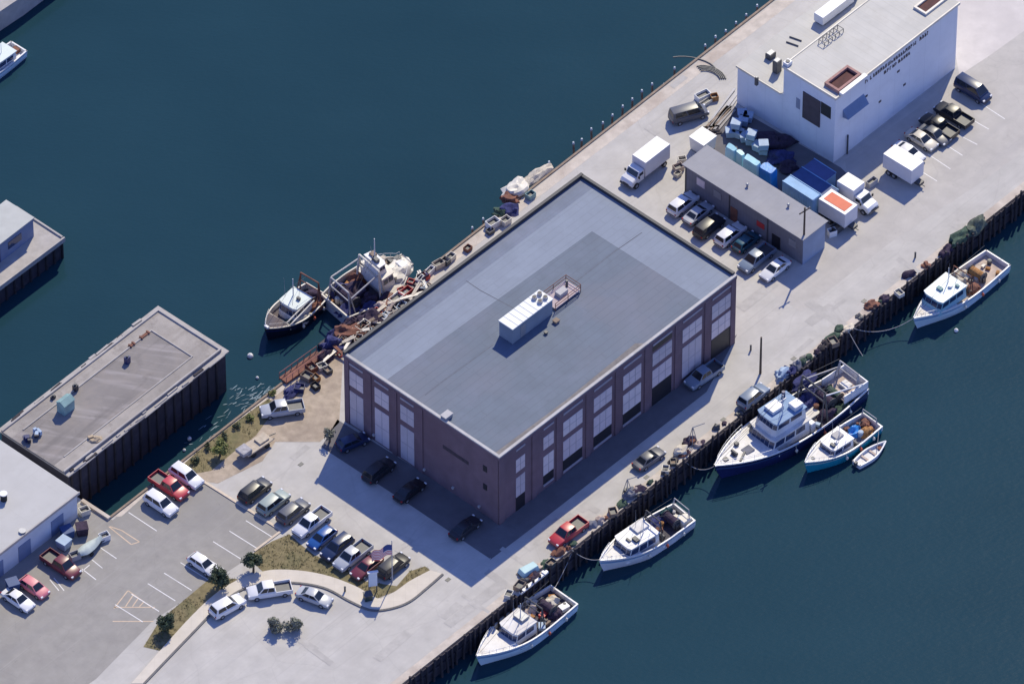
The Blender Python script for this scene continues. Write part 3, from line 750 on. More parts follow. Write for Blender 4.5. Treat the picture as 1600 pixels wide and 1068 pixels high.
for x, y, lab in ((9.0, 2.4, 'small grey vent in the middle of the shed roof'), (15.5, 3.2, 'small grey vent near the road end of the shed roof')):
    w = sh.matrix_basis @ Vector((x, y, 0)); t = thing('roof_vent', lab, 'roof vent', (w.x, w.y, HS), sa)
    MB().tube((0, 0, 0), (0, 0, .45), .14, n=10).build('pipe', m_grey, t); MB().tube((0, 0, .45), (0, 0, .58), .24, .1, 10).build('cowl', m_grey, t)

# ------------------------------------------------------------------ flat roofed pier shed, white shed, far pier
HF = 4.0
FE, FN, FS = P(358, 546, HF), P(254, 470, HF), P(107, 742, HF)
fa_ = math.atan2((FE - FS).y, (FE - FS).x); FL = (FE - FS).length; FW = (FN - FE).length
fs = thing('flat_pier_shed', 'long flat roofed pier shed reaching out over the water between two slips', 'pier shed', (FS.x, FS.y, 0), fa_)
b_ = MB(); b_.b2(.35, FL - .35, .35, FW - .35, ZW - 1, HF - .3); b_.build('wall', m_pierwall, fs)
b_ = MB(); b_.b2(-.0, FL, 0, FW, HF - .45, HF - .25); b_.build('ledge', m_ledge, fs)
b_ = MB(); b_.b2(.0, FL - .7, .7, FW - .7, HF - .25, HF); b_.build('roof', m_flat, fs)
b_ = MB()
b_.b2(0, FL - .7, .7, .95, HF, HF + .22); b_.b2(0, FL - .7, FW - .95, FW - .7, HF, HF + .22); b_.b2(FL - .95, FL - .7, .95, FW - .95, HF, HF + .22)
b_.build('parapet', m_ledge, fs)
b_ = MB(); i0 = 2.6
m_flatb = mat('pale_roof_border', (.36, .33, .295), .92, .14, .5, .3, 8, tint=(.22, .20, .185))
overlay(m_flatb, f_specks(.7, .54, .68, .6), (.20, .175, .155)); overlay(m_flatb, f_streaks(0, .1, 1.2, .5, .68, .5, 2), (.27, .24, .21))
bo = MB()
for q_ in ((0, FL - .95, .95, i0), (0, FL - .95, FW - i0, FW - .95), (FL - 4.04, FL - .95, i0, FW - i0)): bo.sheet([(q_[0], q_[2]), (q_[1], q_[2]), (q_[1], q_[3]), (q_[0], q_[3])], HF + .006)
bo.build('roof_border', m_flatb, fs)
jr = random.Random(3)
for i in range(34):
    x_ = jr.uniform(1, FL - 2); y_ = jr.choice((jr.uniform(.1, .6), FW - jr.uniform(.1, .6)))
    MB().box((x_, y_, HF - .2), (jr.uniform(.5, 2.4), jr.uniform(.15, .35), jr.uniform(.1, .3)), jr.uniform(-.06, .06)).build('edge_timber', jr.choice((m_ledge, m_ledge, m_dwood)), fs)
b_.b2(2, FL - 4.2, i0, i0 + .16, HF, HF + .1); b_.b2(2, FL - 4.2, FW - i0 - .16, FW - i0, HF, HF + .13); b_.b2(FL - 4.2, FL - 4.04, i0, FW - i0, HF, HF + .13)
b_.build('roof_curb', m_ledge, fs)
pl2 = MB()
for i in range(int(FL / 1.6)): pl2.tube((.8 + i * 1.6, .18, ZW - 1), (.8 + i * 1.6, .18, HF - .5), .16, n=8)
for i in range(int(FW / 1.6)): pl2.tube((FL - .18, .8 + i * 1.6, ZW - 1), (FL - .18, .8 + i * 1.6, HF - .5), .16, n=8)
pl2.build('wall_piles', m_dwood, fs)
pr = MB()
for i in range(5): MB().tube((2 + i * 6.1, -.05, HF - .35), (2 + i * 6.1 + 2.9, -.05, HF - .3), .09, n=6).build('edge_timber', m_ledge, fs)
def frt(px, py): p = P(px, py, HF); return (p.x, p.y, HF)
for px, py, s, m, lab in ((199, 566, (.7, .6, 1.0), m_navy, 'dark blue vent box alone in the middle of the flat pier roof'), (118, 609, (.6, .6, .9), m_dnavy, 'small black vent box beside the teal skylight on the pier roof'), (83, 622, (.7, .4, .4), m_dnavy, 'low black box at the parapet of the flat pier roof')):
    t = thing('roof_vent', lab, 'roof vent', frt(px, py), fa_)
    MB().b2(-s[0] / 2, s[0] / 2, -s[1] / 2, s[1] / 2, 0, s[2]).build('cabinet', m, t, bevel=.03)
    MB().tube((0, 0, s[2]), (0, 0, s[2] + .25), .16, n=10).build('cowl', m_dgrey, t)
t = thing('roof_skylight', 'weathered pale teal monitor skylight on the flat pier roof', 'skylight', frt(103, 640), fa_)
MB().b2(-.95, .95, -.7, .7, 0, 1.7).build('base', m_tealdk, t, bevel=.04)
MB().add([(-1.02, -.78, 1.7), (1.02, -.78, 1.7), (1.02, .78, 1.7), (-1.02, .78, 1.7), (-1.02, 0, 2.2), (1.02, 0, 2.2)], [(0, 1, 5, 4), (2, 3, 4, 5), (0, 4, 3), (1, 2, 5)]).build('cap', m_tealdk, t)
t = thing('junk_pile', 'pile of dark blue and white scrap on the pier roof', 'scrap pile', frt(53, 686), fa_)
for i in range(9): MB().box((random.uniform(-1.2, 1.2), random.uniform(-.8, .8), .3 + random.uniform(0, .2)), (random.uniform(.4, .9), random.uniform(.3, .7), random.uniform(.4, .9)), random.uniform(0, 3)).build('scrap', (m_navy, m_tote, m_dnavy)[i % 3], t)
for px, py, L0, lab in ((226, 524, 1.7, 'rust brown plank lying on the pier roof near its end'), (206, 539, 1.0, 'short rust brown plank lying on the pier roof')):
    t = tag(MB().b2(-L0 / 2, L0 / 2, -.2, .2, 0, .15).b2(-L0 / 2 + .1, -L0 / 2 + .3, -.3, .3, .15, .25).b2(L0 / 2 - .3, L0 / 2 - .1, -.3, .3, .15, .25).build('roof_plank', m_rust), lab, 'plank'); t.location = frt(px, py); t.rotation_euler = (0, 0, fa_)
t = tag(MB().build('empty_tmp', m_wood), None, None); bpy.data.objects.remove(t)
q = MB(); blob(q, (0, 0, 0), (.9, .6, .4), seed=4, dome=True); q.box((-.6, .3, .2), (.7, .4, .4), .4)
t = tag(q.build('timber_heap', mat('tan_scrap', (.42, .33, .22), .9, .3, 3)), 'small tan heap of timber scrap by the lower parapet of the pier roof', 'scrap heap'); t.location = frt(149, 687)

HWH = 4.5
GE, GN, GS = P(123, 769, HWH), P(0, 691, HWH), P(0, 864, HWH)
ga = math.atan2((GE - GS).y, (GE - GS).x); Gx = (GE - GS).length; GW = (GN - GE).length
gs = thing('white_pier_shed', 'pale roofed low building with blue shaded wall beside the parking lot', 'building', (GE.x, GE.y, 0), ga)
b_ = MB(); b_.b2(-Gx - 14, -.2, .2, GW + 3, ZW, HWH - .1); b_.build('wall', mat('blue_white_siding', (.58, .62, .67), .8, .08, .5), gs)
b_ = MB(); b_.b2(-Gx - 14, 0, 0, GW + 3, HWH - .1, HWH + .06); b_.build('roof', m_whroof2, gs)
b_ = MB(); b_.b2(-Gx - 14, .1, -.12, .05, HWH - .3, HWH + .12); b_.build('roof_trim', m_ledge, gs)
for x in (-5, -11, -16): MB().b2(x, x + 2.2, .12, .22, .1, 2.8).build('loading_door', m_bluewall, gs)
for px, py, s, lab in ((6, 781, (.9, .8, 1.1), 'stubby black flue on the pale low building roof'), (35, 831, (.8, .4, .15), 'flat grey roof patch box on the pale low building')):
    p = P(px, py, HWH); t = thing('roof_flue', lab, 'flue', (p.x, p.y, HWH + .06), ga)
    MB().tube((0, 0, 0), (0, 0, s[2]), s[0] / 2, n=10).build('pipe', m_black if s[2] > .5 else m_grey, t); MB().tube((0, 0, s[2]), (0, 0, s[2] + .12), s[0] / 2 + .08, n=10).build('cowl', m_white if s[2] > .5 else m_grey, t)

# far pier with blue grey shed
fp = [(102, 373), (10, 313), (-120, 411), (-120, 540)]
fpz = PL(fp)
far = thing('wooden_pier', 'timber pier deck on piles carrying a blue grey shed', 'pier', (*fpz[0].xy, 0), 0)
q0 = [p - fpz[0] for p in fpz]
MB().prism(q0, -.5, 0).build('deck', m_ledge, far)
q = MB(); d1 = (q0[3] - q0[0]).normalized(); nn = Vector((d1.y, -d1.x, 0)); nn = nn if nn.y < 0 else -nn
ns = int((q0[3] - q0[0]).length / 1.5)
for i in range(ns):
    p = d1 * (i * 1.5 + .3) - nn * .35; q.tube((p.x, p.y, ZW - 1), (p.x, p.y, -.45), .17, n=8)
d2 = (q0[1] - q0[0]).normalized()
for i in range(6):
    p = d2 * (i * 1.7 + .5) - nn * .1; 
q.build('piles', m_dwood, far)
q = MB(); q.prism([p * .96 + Vector((-.6, 0, 0)) for p in q0], ZW - .5, -.55); q.build('under_deck_bracing', m_pierwall, far)
q = MB(); ea2 = math.atan2(d1.y, d1.x)
q.box(d1 * 8 - nn * .15 + Vector((0, 0, .12)), (16, .25, .25), ea2); q.box(d2 * 4.5 + Vector((-.2, 0, .12)), (8.5, .25, .25), math.atan2(d2.y, d2.x))
q.build('kerb_timber', m_ledge, far)
hp = 3.4
be, bn, bs = P(54, 340, hp), P(10, 312, hp), P(-60, 428, hp)
fb = thing('blue_grey_shed', 'pale roofed shed with blue grey wall on the timber pier', 'shed', (be.x, be.y, 0), math.atan2((be - bs).y, (be - bs).x))
l1, l2 = (be - bs).length, (be - bn).length
MB().b2(-l1, -.15, .15, l2, 0, hp - .1).build('wall', m_bluewall, fb); MB().b2(-l1, 0, 0, l2, hp - .1, hp + .05).build('roof', mat('pale_green_grey_roof', (.44, .45, .42), .8, .08, .5), fb)
MB().b2(-5, -2.5, .08, .16, 1.2, 2.4).build('window', m_bglass, fb); MB().b2(-8.5, -6.6, .08, .16, .1, 2.4).build('door', m_navy, fb)
fp2 = PL([(-120, 95), (0, 18), (36, -6), (120, -70), (-120, -70)])
pc = tag(MB().prism([p - fp2[1] for p in fp2], -4, 0).build('stone_pier', m_ledge), 'corner of another pale pier deck at the top corner of the basin', 'pier'); pc.location = fp2[1]

# ------------------------------------------------------------------ vehicles
PAINT = {k: mat('car_paint_' + k, c, r, .04, 1.5, spec=.6) for k, c, r in (
    ('white', (.72, .72, .72), .3), ('silver', (.40, .42, .45), .3), ('grey', (.085, .092, .115), .38), ('dark', (.018, .020, .028), .38), ('black', (.014, .014, .018), .25),
    ('blue', (.02, .09, .30), .28), ('navy', (.015, .03, .085), .28), ('teal', (.02, .085, .12), .28), ('red', (.48, .045, .06), .35), ('pink', (.60, .17, .21), .45), ('maroon', (.15, .025, .04), .35),
    ('sage', (.27, .33, .31), .4), ('champagne', (.52, .48, .41), .35), ('steel', (.18, .23, .30), .3))}
def car_proto(kind):
    spec = dict(
        sedan=(4.75, 1.84, [(-2.37, .62), (-2.3, .88), (-1.6, .97), (.8, .98), (1.05, .94), (2.0, .80), (2.3, .66), (2.38, .52)], (-1.75, 1.12, -.95, .28, 1.45)),
        hatch=(4.3, 1.80, [(-2.12, .7), (-2.06, .95), (-1.6, 1.0), (.85, 1.0), (1.05, .95), (1.8, .82), (2.05, .68), (2.15, .52)], (-2.0, 1.12, -1.5, .3, 1.5)),
        suv=(4.85, 1.96, [(-2.42, .7), (-2.36, 1.04), (-1.6, 1.10), (.9, 1.10), (1.12, 1.06), (2.1, .94), (2.36, .78), (2.43, .6)], (-2.28, 1.22, -1.98, .42, 1.78)),
        pickup=(5.7, 2.02, [(-.72, 1.12), (-.5, 1.14), (1.3, 1.12), (1.55, 1.09), (2.55, 1.0), (2.78, .84), (2.86, .62)], (-.7, 1.62, -.5, .85, 1.86)),
        van=(5.3, 2.0, [(-2.65, .8), (-2.6, 1.2), (-1.6, 1.25), (1.5, 1.22), (1.75, 1.12), (2.35, .98), (2.6, .8), (2.66, .6)], (-2.58, 2.0, -2.45, 1.1, 2.15)))[kind]
    Ln, Wd, st, (gb0, gb1, gt0, gt1, gz) = spec
    w = Wd / 2
    t = thing(kind + '_car', None, None)
    mb = MB(); rings = []
    for i, (x, z) in enumerate(st):
        e = max(0, (abs(x) - Ln * .36) / (Ln * .14)); ww = w * (1 - .14 * min(e, 1) ** 2)
        if kind == 'pickup' and x < 0: ww = w
        rings.append([Vector((x, ww * a, zz)) for a, zz in ((-.86, .27), (-1.0, .42), (-1.0, z - .22 * (z - .4)), (-.965, z - .05), (-.8, z), (.8, z), (.965, z - .05), (1.0, z - .22 * (z - .4)), (1.0, .42), (.86, .27))])
    mb.loft(rings)
    zb = max(z for _, z in st) - .04
    B = [Vector((gb0, -w * .90, zb)), Vector((gb1, -w * .90, zb - .02)), Vector((gb1, w * .90, zb - .02)), Vector((gb0, w * .90, zb))]
    T = [Vector((gt0, -w * .70, gz - .05)), Vector((gt1, -w * .70, gz - .03)), Vector((gt1, w * .70, gz - .03)), Vector((gt0, w * .70, gz - .05))]
    T2 = [Vector((gt0 + .12, -w * .58, gz)), Vector((gt1 - .14, -w * .58, gz)), Vector((gt1 - .14, w * .58, gz)), Vector((gt0 + .12, w * .58, gz))]
    mb.loft([B, T, T2], c0=False)
    mb.build('body', PAINT['white'], t, smooth=32)
    def pane(name, ia, ib, u0, u1, v0, v1, m=m_glass):
        def pt(u, v):
            a = B[ia].lerp(B[ib], u); c = T[ia].lerp(T[ib], u); return a.lerp(c, v)
        q = [pt(u0, v0), pt(u1, v0), pt(u1, v1), pt(u0, v1)]
        n_ = (q[1] - q[0]).cross(q[3] - q[0]).normalized() * .012
        MB().quad(*[p + n_ for p in q]).build(name, m, t)
    pane('windshield', 1, 2, .05, .95, .10, .94)
    pane('rear_window', 3, 0, .07, .93, .18, .9)
    for s_ in ((0, 1), (2, 3)):
        pane('side_window', *s_, .08, .47, .16, .92); pane('side_window', *s_, .51, .93, .16, .92)
    wx = {'sedan': 1.42, 'hatch': 1.28, 'suv': 1.45, 'pickup': 1.8, 'van': 1.65}[kind]
    whe = None
    for sx in (-1, 1):
        for sy in (-1, 1):
            if whe is None:
                whe = MB().tube((0, -.12, 0), (0, .12, 0), .345, n=16).build('wheel', m_black, t, smooth=40)
                hub = MB().tube((0, -.128, 0), (0, .128, 0), .2, n=12).build('rim', m_grey, whe)
                o = whe
            else:
                o = whe.copy(); COL.objects.link(o); h2 = hub.copy(); COL.objects.link(h2); h2.parent = o
            o.location = (sx * wx, sy * (w - .10), .345)
    fx = st[-1][0]; rx = -Ln / 2
    for sy in (-1, 1):
        MB().b2(fx - .22, fx - .02, sy * w * .72 - .16, sy * w * .72 + .16, .62 if kind in ('sedan', 'hatch') else .72, .76 if kind in ('sedan', 'hatch') else .9).build('headlight', m_hlight, t)
        MB().b2(rx + .0, rx + .14, sy * w * .78 - .1, sy * w * .78 + .1, .68, .9).build('tail_light', m_tlight, t)
    if kind == 'pickup':
        bd = MB(); x0, x1 = -2.85, -.74
        bd.b2(x0, x1, -w, w, .42, .68); bd.b2(x0, x1, -w, -w + .1, .68, 1.12); bd.b2(x0, x1, w - .1, w, .68, 1.12); bd.b2(x0, x0 + .09, -w + .1, w - .1, .68, 1.1)
        bd.build('truck_bed', PAINT['white'], t, bevel=.02)
        MB().b2(x0 + .1, x1 - .02, -w + .11, w - .11, .68, .71).build('bed_liner', m_dgrey, t)
    else:
        MB().b2(-Ln / 2 - .02, -Ln / 2 + .12, -w * .8, w * .8, .36, .56).build('bumper', m_dgrey, t)
    MB().b2(fx - .1, fx + .02, -w * .75, w * .75, .34, .52).build('bumper', m_dgrey, t)
    return t
PROTO = {}
USED = set()
def car(kind, px, py, head, color, label, group, name, cat, z=.85):
    if kind not in PROTO: PROTO[kind] = car_proto(kind)
    src = PROTO[kind]
    if kind in USED: o = copy_tree(src)
    else: o = src; USED.add(kind)
    p = P(px, py, z)
    o.location = (p.x, p.y, .015); o.rotation_euler = (0, 0, R(head)); o.name = name
    tag(o, label, cat, group)
    for ch in o.children:
        if ch.name.split('.')[0] in ('body', 'truck_bed'):
            ch.material_slots[0].link = 'OBJECT'; ch.material_slots[0].material = PAINT[color]
    return o
U_, V_ = 47.8, -42.0
G1, G2, G3, G4, G5, G6 = 'cars in the slip side parking lot', 'cars in the diagonal row before the grass verge', 'cars parked in the warehouse shade', 'vehicles along the quay road', 'cars along the grey shed', 'cars beside the white building'
CARS = [
 ('suv', 291, 742, V_, 'white', 'white SUV in the last bay by the orange kerb corner of the lot', G1, 'parked_suv', 'SUV'),
 ('pickup', 264, 757, V_, 'red', 'bright red pickup with a black bed between two white cars at the slip edge', G1, 'parked_pickup', 'pickup'),
 ('suv', 251, 785, V_, 'white', 'white SUV beside the red pickup at the slip edge, an empty bay alongside', G1, 'parked_suv', 'SUV'),
 ('hatch', 317, 879, V_, 'white', 'white hatchback parked alone next to a round dark tree', G1, 'parked_hatchback', 'car'),
 ('sedan', 28, 934, V_, 'white', 'white sedan beside the pink car below the pale low building', G1, 'parked_sedan', 'car'),
 ('hatch', 53, 915, V_, 'pink', 'faded pinkish red hatchback beside the white sedan', G1, 'parked_hatchback', 'car'),
 ('pickup', 95, 880, V_, 'maroon', 'dark red pickup half in the shade of the pale low building', G1, 'parked_pickup', 'pickup'),
 ('suv', 398, 764, U_, 'dark', 'charcoal SUV at the head of the diagonal row by the orange kerb', G2, 'parked_suv', 'SUV'),
 ('suv', 427, 783, U_, 'sage', 'pale grey green wagon between two dark SUVs', G2, 'parked_suv', 'SUV'),
 ('suv', 458, 797, U_, 'grey', 'dark grey SUV next to the pickup with white cab', G2, 'parked_suv', 'SUV'),
 ('pickup', 487, 814, U_ + 180, 'white', 'white pickup with dark bed between the grey SUV and a blue car', G2, 'parked_pickup', 'pickup'),
 ('hatch', 503, 838, U_ + 180, 'blue', 'bright blue hatchback in the diagonal row', G2, 'parked_hatchback', 'car'),
 ('suv', 527, 853, U_ + 180, 'navy', 'dark navy SUV beside the bright blue hatchback', G2, 'parked_suv', 'SUV'),
 ('pickup', 551, 866, U_ + 180, 'silver', 'silver pickup between the navy SUV and a maroon car', G2, 'parked_pickup', 'pickup'),
 ('sedan', 573, 883, U_ + 180, 'maroon', 'maroon sedan under the flag', G2, 'parked_sedan', 'car'),
 ('suv', 614, 882, U_, 'dark', 'charcoal SUV ending the diagonal row by the flagpole', G2, 'parked_suv', 'SUV'),
 ('suv', 355, 945, 38, 'white', 'white SUV parked on the curve of the lower road beside the round tree', None, 'parked_suv', 'SUV'),
 ('pickup', 421, 920, 192, 'white', 'long white pickup parked along the curved sidewalk', None, 'parked_pickup', 'pickup'),
 ('sedan', 491, 930, -27, 'silver', 'silver sedan parked along the outside of the curved sidewalk', None, 'parked_sedan', 'car'),
 ('hatch', 551, 688, 30, 'navy', 'navy hatchback in the warehouse shade under its corner windows', G3, 'parked_hatchback', 'car'),
 ('suv', 592, 733, U_, 'dark', 'dark SUV in the warehouse shade before the tall loading doors', G3, 'parked_suv', 'SUV'),
 ('sedan', 640, 764, U_, 'black', 'black sedan in the middle of the warehouse shade', G3, 'parked_sedan', 'car'),
 ('sedan', 727, 822, U_, 'dark', 'dark sedan alone in the shade at the warehouse corner', G3, 'parked_sedan', 'car'),
 ('pickup', 441, 637, 192, 'silver', 'silver pickup with white cab on the dirt by the slip', None, 'parked_pickup', 'pickup'),
 ('sedan', 1014, 714, U_ - 4, 'grey', 'grey sedan parked alone in the middle of the quay road', G4, 'parked_sedan', 'car'),
 ('pickup', 888, 829, U_ - 2 + 180, 'red', 'red pickup on the quay road between berthed boats', G4, 'parked_pickup', 'pickup'),
 ('suv', 1177, 617, U_, 'steel', 'blue grey SUV at the quay edge beside the navy trawler', G4, 'parked_suv', 'SUV'),
 ('pickup', 1100, 584, U_ + 176, 'steel', 'blue grey pickup against the warehouse wall', G4, 'parked_pickup', 'pickup'),
 ('suv', 1067, 317, U_, 'white', 'small white SUV at the alley end of the shed row', G5, 'parked_suv', 'SUV'),
 ('sedan', 1091, 331, U_, 'silver', 'silver blue sedan second in the shed row', G5, 'parked_sedan', 'car'),
 ('suv', 1108, 352, U_, 'dark', 'charcoal SUV between silver and white cars at the shed', G5, 'parked_suv', 'SUV'),
 ('suv', 1141, 365, U_, 'white', 'white SUV in the middle of the shed row', G5, 'parked_suv', 'SUV'),
 ('hatch', 1166, 376, U_, 'teal', 'dark teal hatchback beside the white SUV at the shed', G5, 'parked_hatchback', 'car'),
 ('pickup', 1182, 402, U_ + 180, 'steel', 'blue grey pickup beside the last white sedan of the shed row', G5, 'parked_pickup', 'pickup'),
 ('sedan', 1211, 418, U_ + 180, 'white', 'white sedan ending the shed row near the utility pole', G5, 'parked_sedan', 'car'),
 ('pickup', 1490, 178, V_ + 180, 'dark', 'charcoal pickup with open bed at the far end of the row by the white wall', G6, 'parked_pickup', 'pickup'),
 ('pickup', 1467, 196, V_ + 180, 'black', 'black pickup next to the charcoal one by the white wall', G6, 'parked_pickup', 'pickup'),
 ('sedan', 1460, 208, V_, 'grey', 'dark grey sedan between black pickup and champagne car', G6, 'parked_sedan', 'car'),
 ('sedan', 1440, 216, V_, 'champagne', 'champagne sedan with white roof glare in the row by the white wall', G6, 'parked_sedan', 'car'),
 ('sedan', 1420, 236, V_, 'white', 'white sedan tucked behind the white box trailer', G6, 'parked_sedan', 'car'),
 ('van', 1520, 140, V_, 'navy', 'navy van at the edge of the lot past the white building corner', G6, 'parked_van', 'van'),
 ('van', 1076, 177, 22, 'grey', 'dark grey van on the basin side pavement near the annex', None, 'parked_van', 'van'),
]
for c_ in CARS: car(*c_)

# box truck and trailers
def box_truck(px, py, head, label, box=(4.6, 2.4, 2.6), roofm=m_white, cabm='white', cab=True, name='box_truck', cat='truck', panel=None):
    p = P(px, py, 1.2); t = thing(name, label, cat, (p.x, p.y, .015), R(head))
    l, w, h = box; x1 = l / 2 - (.0 if not cab else .8); x0 = x1 - l; z0 = .95
    MB().b2(x0, x1, -w / 2, w / 2, z0, z0 + h).build('cargo_box', mat('box_white_side', (.60, .60, .64), .5, .04, 1), t, bevel=.04)
    rf_ = MB(); rf_.b2(x0 + .03, x1 - .03, -w / 2 + .03, w / 2 - .03, z0 + h, z0 + h + .05)
    rf_.build('box_roof', roofm, t)
    if panel: MB().b2(x0 + .5, x1 - .5, -w / 2 + .45, w / 2 - .45, z0 + h + .05, z0 + h + .09).build('roof_panel', panel, t)
    MB().b2(x0 - .03, x0, -w / 2 + .1, w / 2 - .1, z0 + .1, z0 + h - .1).build('rear_door', m_cope, t)
    MB().b2(x0, x1 + (2.6 if cab else .8), -.45, .45, .5, .93).build('chassis', m_dgrey, t)
    wxs = [x0 + 1.0] + ([x1 + 1.7] if cab else [x0 + 1.9])
    for x in wxs:
        for sy in (-1, 1):
            wl = MB().tube((x, sy * (w / 2 - .16) - .15, .45), (x, sy * (w / 2 - .16) + .15, .45), .45, n=14).build('wheel', m_black, t, smooth=40)
            MB().tube((x, sy * (w / 2 - .16) - .16, .45), (x, sy * (w / 2 - .16) + .16, .45), .24, n=10).build('rim', m_grey, wl)
    if cab:
        mb = MB(); W2 = 1.02
        prof = [(x1 + .1, .6, 2.0), (x1 + .12, .6, 2.35), (x1 + 1.0, .6, 2.35), (x1 + 1.45, .6, 1.62), (x1 + 2.3, .6, 1.42), (x1 + 2.55, .6, 1.1)]
        rings = [[Vector((x, -W2, a)), Vector((x, -W2, b2 - .12)), Vector((x, -W2 * .85, b2)), Vector((x, W2 * .85, b2)), Vector((x, W2, b2 - .12)), Vector((x, W2, a))] for x, a, b2 in prof]
        mb.loft(rings); mb.build('cab', PAINT[cabm], t, smooth=30)
        q = [Vector((x1 + 1.05, -.85, 2.28)), Vector((x1 + 1.44, -.9, 1.66)), Vector((x1 + 1.44, .9, 1.66)), Vector((x1 + 1.05, .85, 2.28))]
        n_ = Vector((.015, 0, .012)); MB().quad(*[v + n_ for v in q]).build('windshield', m_glass, t)
        for sy in (-1, 1):
            MB().b2(x1 + .25, x1 + 1.05, sy * W2 - .01, sy * W2 + .01, 1.6, 2.15).build('side_window', m_glass, t)
            MB().b2(x1 + 2.5, x1 + 2.58, sy * .75 - .15, sy * .75 + .15, .85, 1.05).build('headlight', m_hlight, t)
            MB().b2(x1 + 1.25, x1 + 1.4, sy * 1.22 - .12, sy * 1.22 + .12, 1.6, 1.95).build('mirror', m_black, t)
        MB().b2(x1 + 2.5, x1 + 2.7, -1.0, 1.0, .5, .75).build('bumper', m_dgrey, t)
    else:
        MB().tube((x1, 0, .6), (x1 + 1.3, 0, .55), .07, n=6).build('tow_bar', m_dgrey, t)
    return t
box_truck(1011, 258, U_ + 180, 'white box truck with white cab parked by the corner of the brick warehouse', box=(4.9, 2.4, 2.5))
box_truck(1411, 265, V_, 'white box trailer standing out of the row in the side lot', box=(5.0, 2.5, 2.4), cab=False, name='box_trailer', cat='trailer')
box_truck(1309, 334, V_, 'white box trailer with an orange red roof panel beside the shed', box=(4.6, 2.6, 2.4), cab=False, name='box_trailer', cat='trailer', panel=m_orange)
box_truck(1336, 306, V_, 'white cube truck at the end of the blue containers', box=(2.9, 2.3, 2.3), name='box_truck', cat='truck')

# ------------------------------------------------------------------ yard clutter between shed and white building
tm = None
def tote(px, py, z=0., rz=0., m=None, label='', s=1.25, name='fish_tote', group='insulated totes in the yard', cat='tote'):
    t_ = MB(); h = s * .85; w = s / 2
    t_.loft([[Vector((-w * .9, -w * .9, .12)), Vector((w * .9, -w * .9, .12)), Vector((w * .9, w * .9, .12)), Vector((-w * .9, w * .9, .12))], [Vector((-w, -w, h)), Vector((w, -w, h)), Vector((w, w, h)), Vector((-w, w, h))]])
    p = P(px, py, z + .5); t = thing(name, label, cat, (p.x, p.y, z), rz, group)
    t_.build('bin', m, t, bevel=.04)
    MB().b2(-w - .04, w + .04, -w - .04, w + .04, h, h + .1).build('lid', m, t, bevel=.03)
    for sy in (-.68, .68): MB().b2(-w * .85, w * .85, w * (sy - .17), w * (sy + .17), 0, .12).build('skid', m_dgrey, t)
    return t
for i, (x, y, z, rz) in enumerate(((1150, 199, 0, .3), (1162, 190, 0, .5), (1141, 208, 0, .8), (1153, 209, 0, .2), (1150, 195, 1.17, .5), (1172, 220, 0, .7), (1174, 212, 1.17, .4), (1163, 215, 0, .9), (1193, 235, 0, .6), (1193, 228, 1.17, .8), (1184, 230, 0, .2), (1160, 180, 0, .8), (1169, 184, 0, .5))):
    tote(x, y, z, rz + sa, m_tote, 'pale blue insulated tote in the shaded yard behind the shed, ' + ('stacked on another' if z else 'standing on the ground'))
def tarp_heap(px, py, r, m, label, seed, rz=0., name='tarp_heap', cat='tarp'):
    q = MB(); blob(q, (0, 0, 0), r, seed=seed, dome=True, seg=16, rings=7, rough=.28)
    o = tag(q.build(name, m, smooth=25), label, cat); p = P(px, py, r[2] * .5); o.location = (p.x, p.y, 0); o.rotation_euler = (0, 0, rz); return o
def drape(px, py, d, m, label, seed, rz):
    lx, ly, h = d; q = MB(); rings = []
    for zf, k in ((0, 1.12), (.25, 1.05), (.55, 1.0), (.85, .97), (1.0, .86)):
        rg = []
        for i in range(28):
            a = 2 * math.pi * i / 28; c, s_ = math.cos(a), math.sin(a)
            x = math.copysign(abs(c) ** .35, c) * lx / 2 * k; y = math.copysign(abs(s_) ** .35, s_) * ly / 2 * k
            n_ = noise.noise((x * 1.3 + seed, y * 1.3, zf * 2)) * .16
            rg.append(Vector((x * (1 + n_ * .4), y * (1 + n_), zf * h + (n_ * 1.6 if zf > .5 else 0))))
        rings.append(rg)
    q.loft(rings); o = tag(q.build('tarp_covered_stack', m, smooth=28), label, 'tarp'); p = P(px, py, h); o.location = (p.x, p.y, 0); o.rotation_euler = (0, 0, rz)
drape(1143, 230, (1.7, .8, 3.7), m_cyan, 'small pale cyan tarp over a stack behind the shed roof', 2, sa)
drape(1157, 238, (1.3, .7, 3.5), m_cyan, 'square pale cyan tarp between a small and a long one behind the shed', 6, sa)
drape(1175, 250, (2.7, 1.0, 3.9), m_cyan, 'long pale cyan tarp over a stack behind the shed', 3, sa)
drape(1200, 262, (2.3, 1.5, 3.6), m_btarp, 'bright blue tarp over a stack behind the shed', 5, sa)
def container(a, c, w, h, m, label):
    p0, p1 = P(*a, 0), P(*c, 0); d = p1 - p0; ln = d.length; t = thing('shipping_container', label, 'container', ((p0.x + p1.x) / 2, (p0.y + p1.y) / 2, 0), math.atan2(d.y, d.x))
    q = MB(); q.b2(-ln / 2, ln / 2, -w / 2, w / 2, .1, h)
    for i in range(int(ln / .4)):
        x = -ln / 2 + .3 + i * .4
        q.b2(x, x + .16, -w / 2 - .04, -w / 2, .25, h - .2)
    q.build('shell', m, t)
    f = MB()
    for y in (-w / 2 - .02, w / 2 - .06): f.b2(-ln / 2 - .03, ln / 2 + .03, y, y + .1, h - .05, h + .08)
    f.build('top_rail', m_lblue, t)
    MB().b2(ln / 2, ln / 2 + .06, -w / 2 + .1, w / 2 - .1, .2, h - .1).build('door', m_lblue, t)
container((1243, 290), (1300, 326), 2.4, 2.6, m_blue, 'dark blue shipping container with light blue rails in the shaded yard')
container((1228, 307), (1275, 337), 1.6, 3.4, m_lblue, 'light blue shipping container close behind the shed')
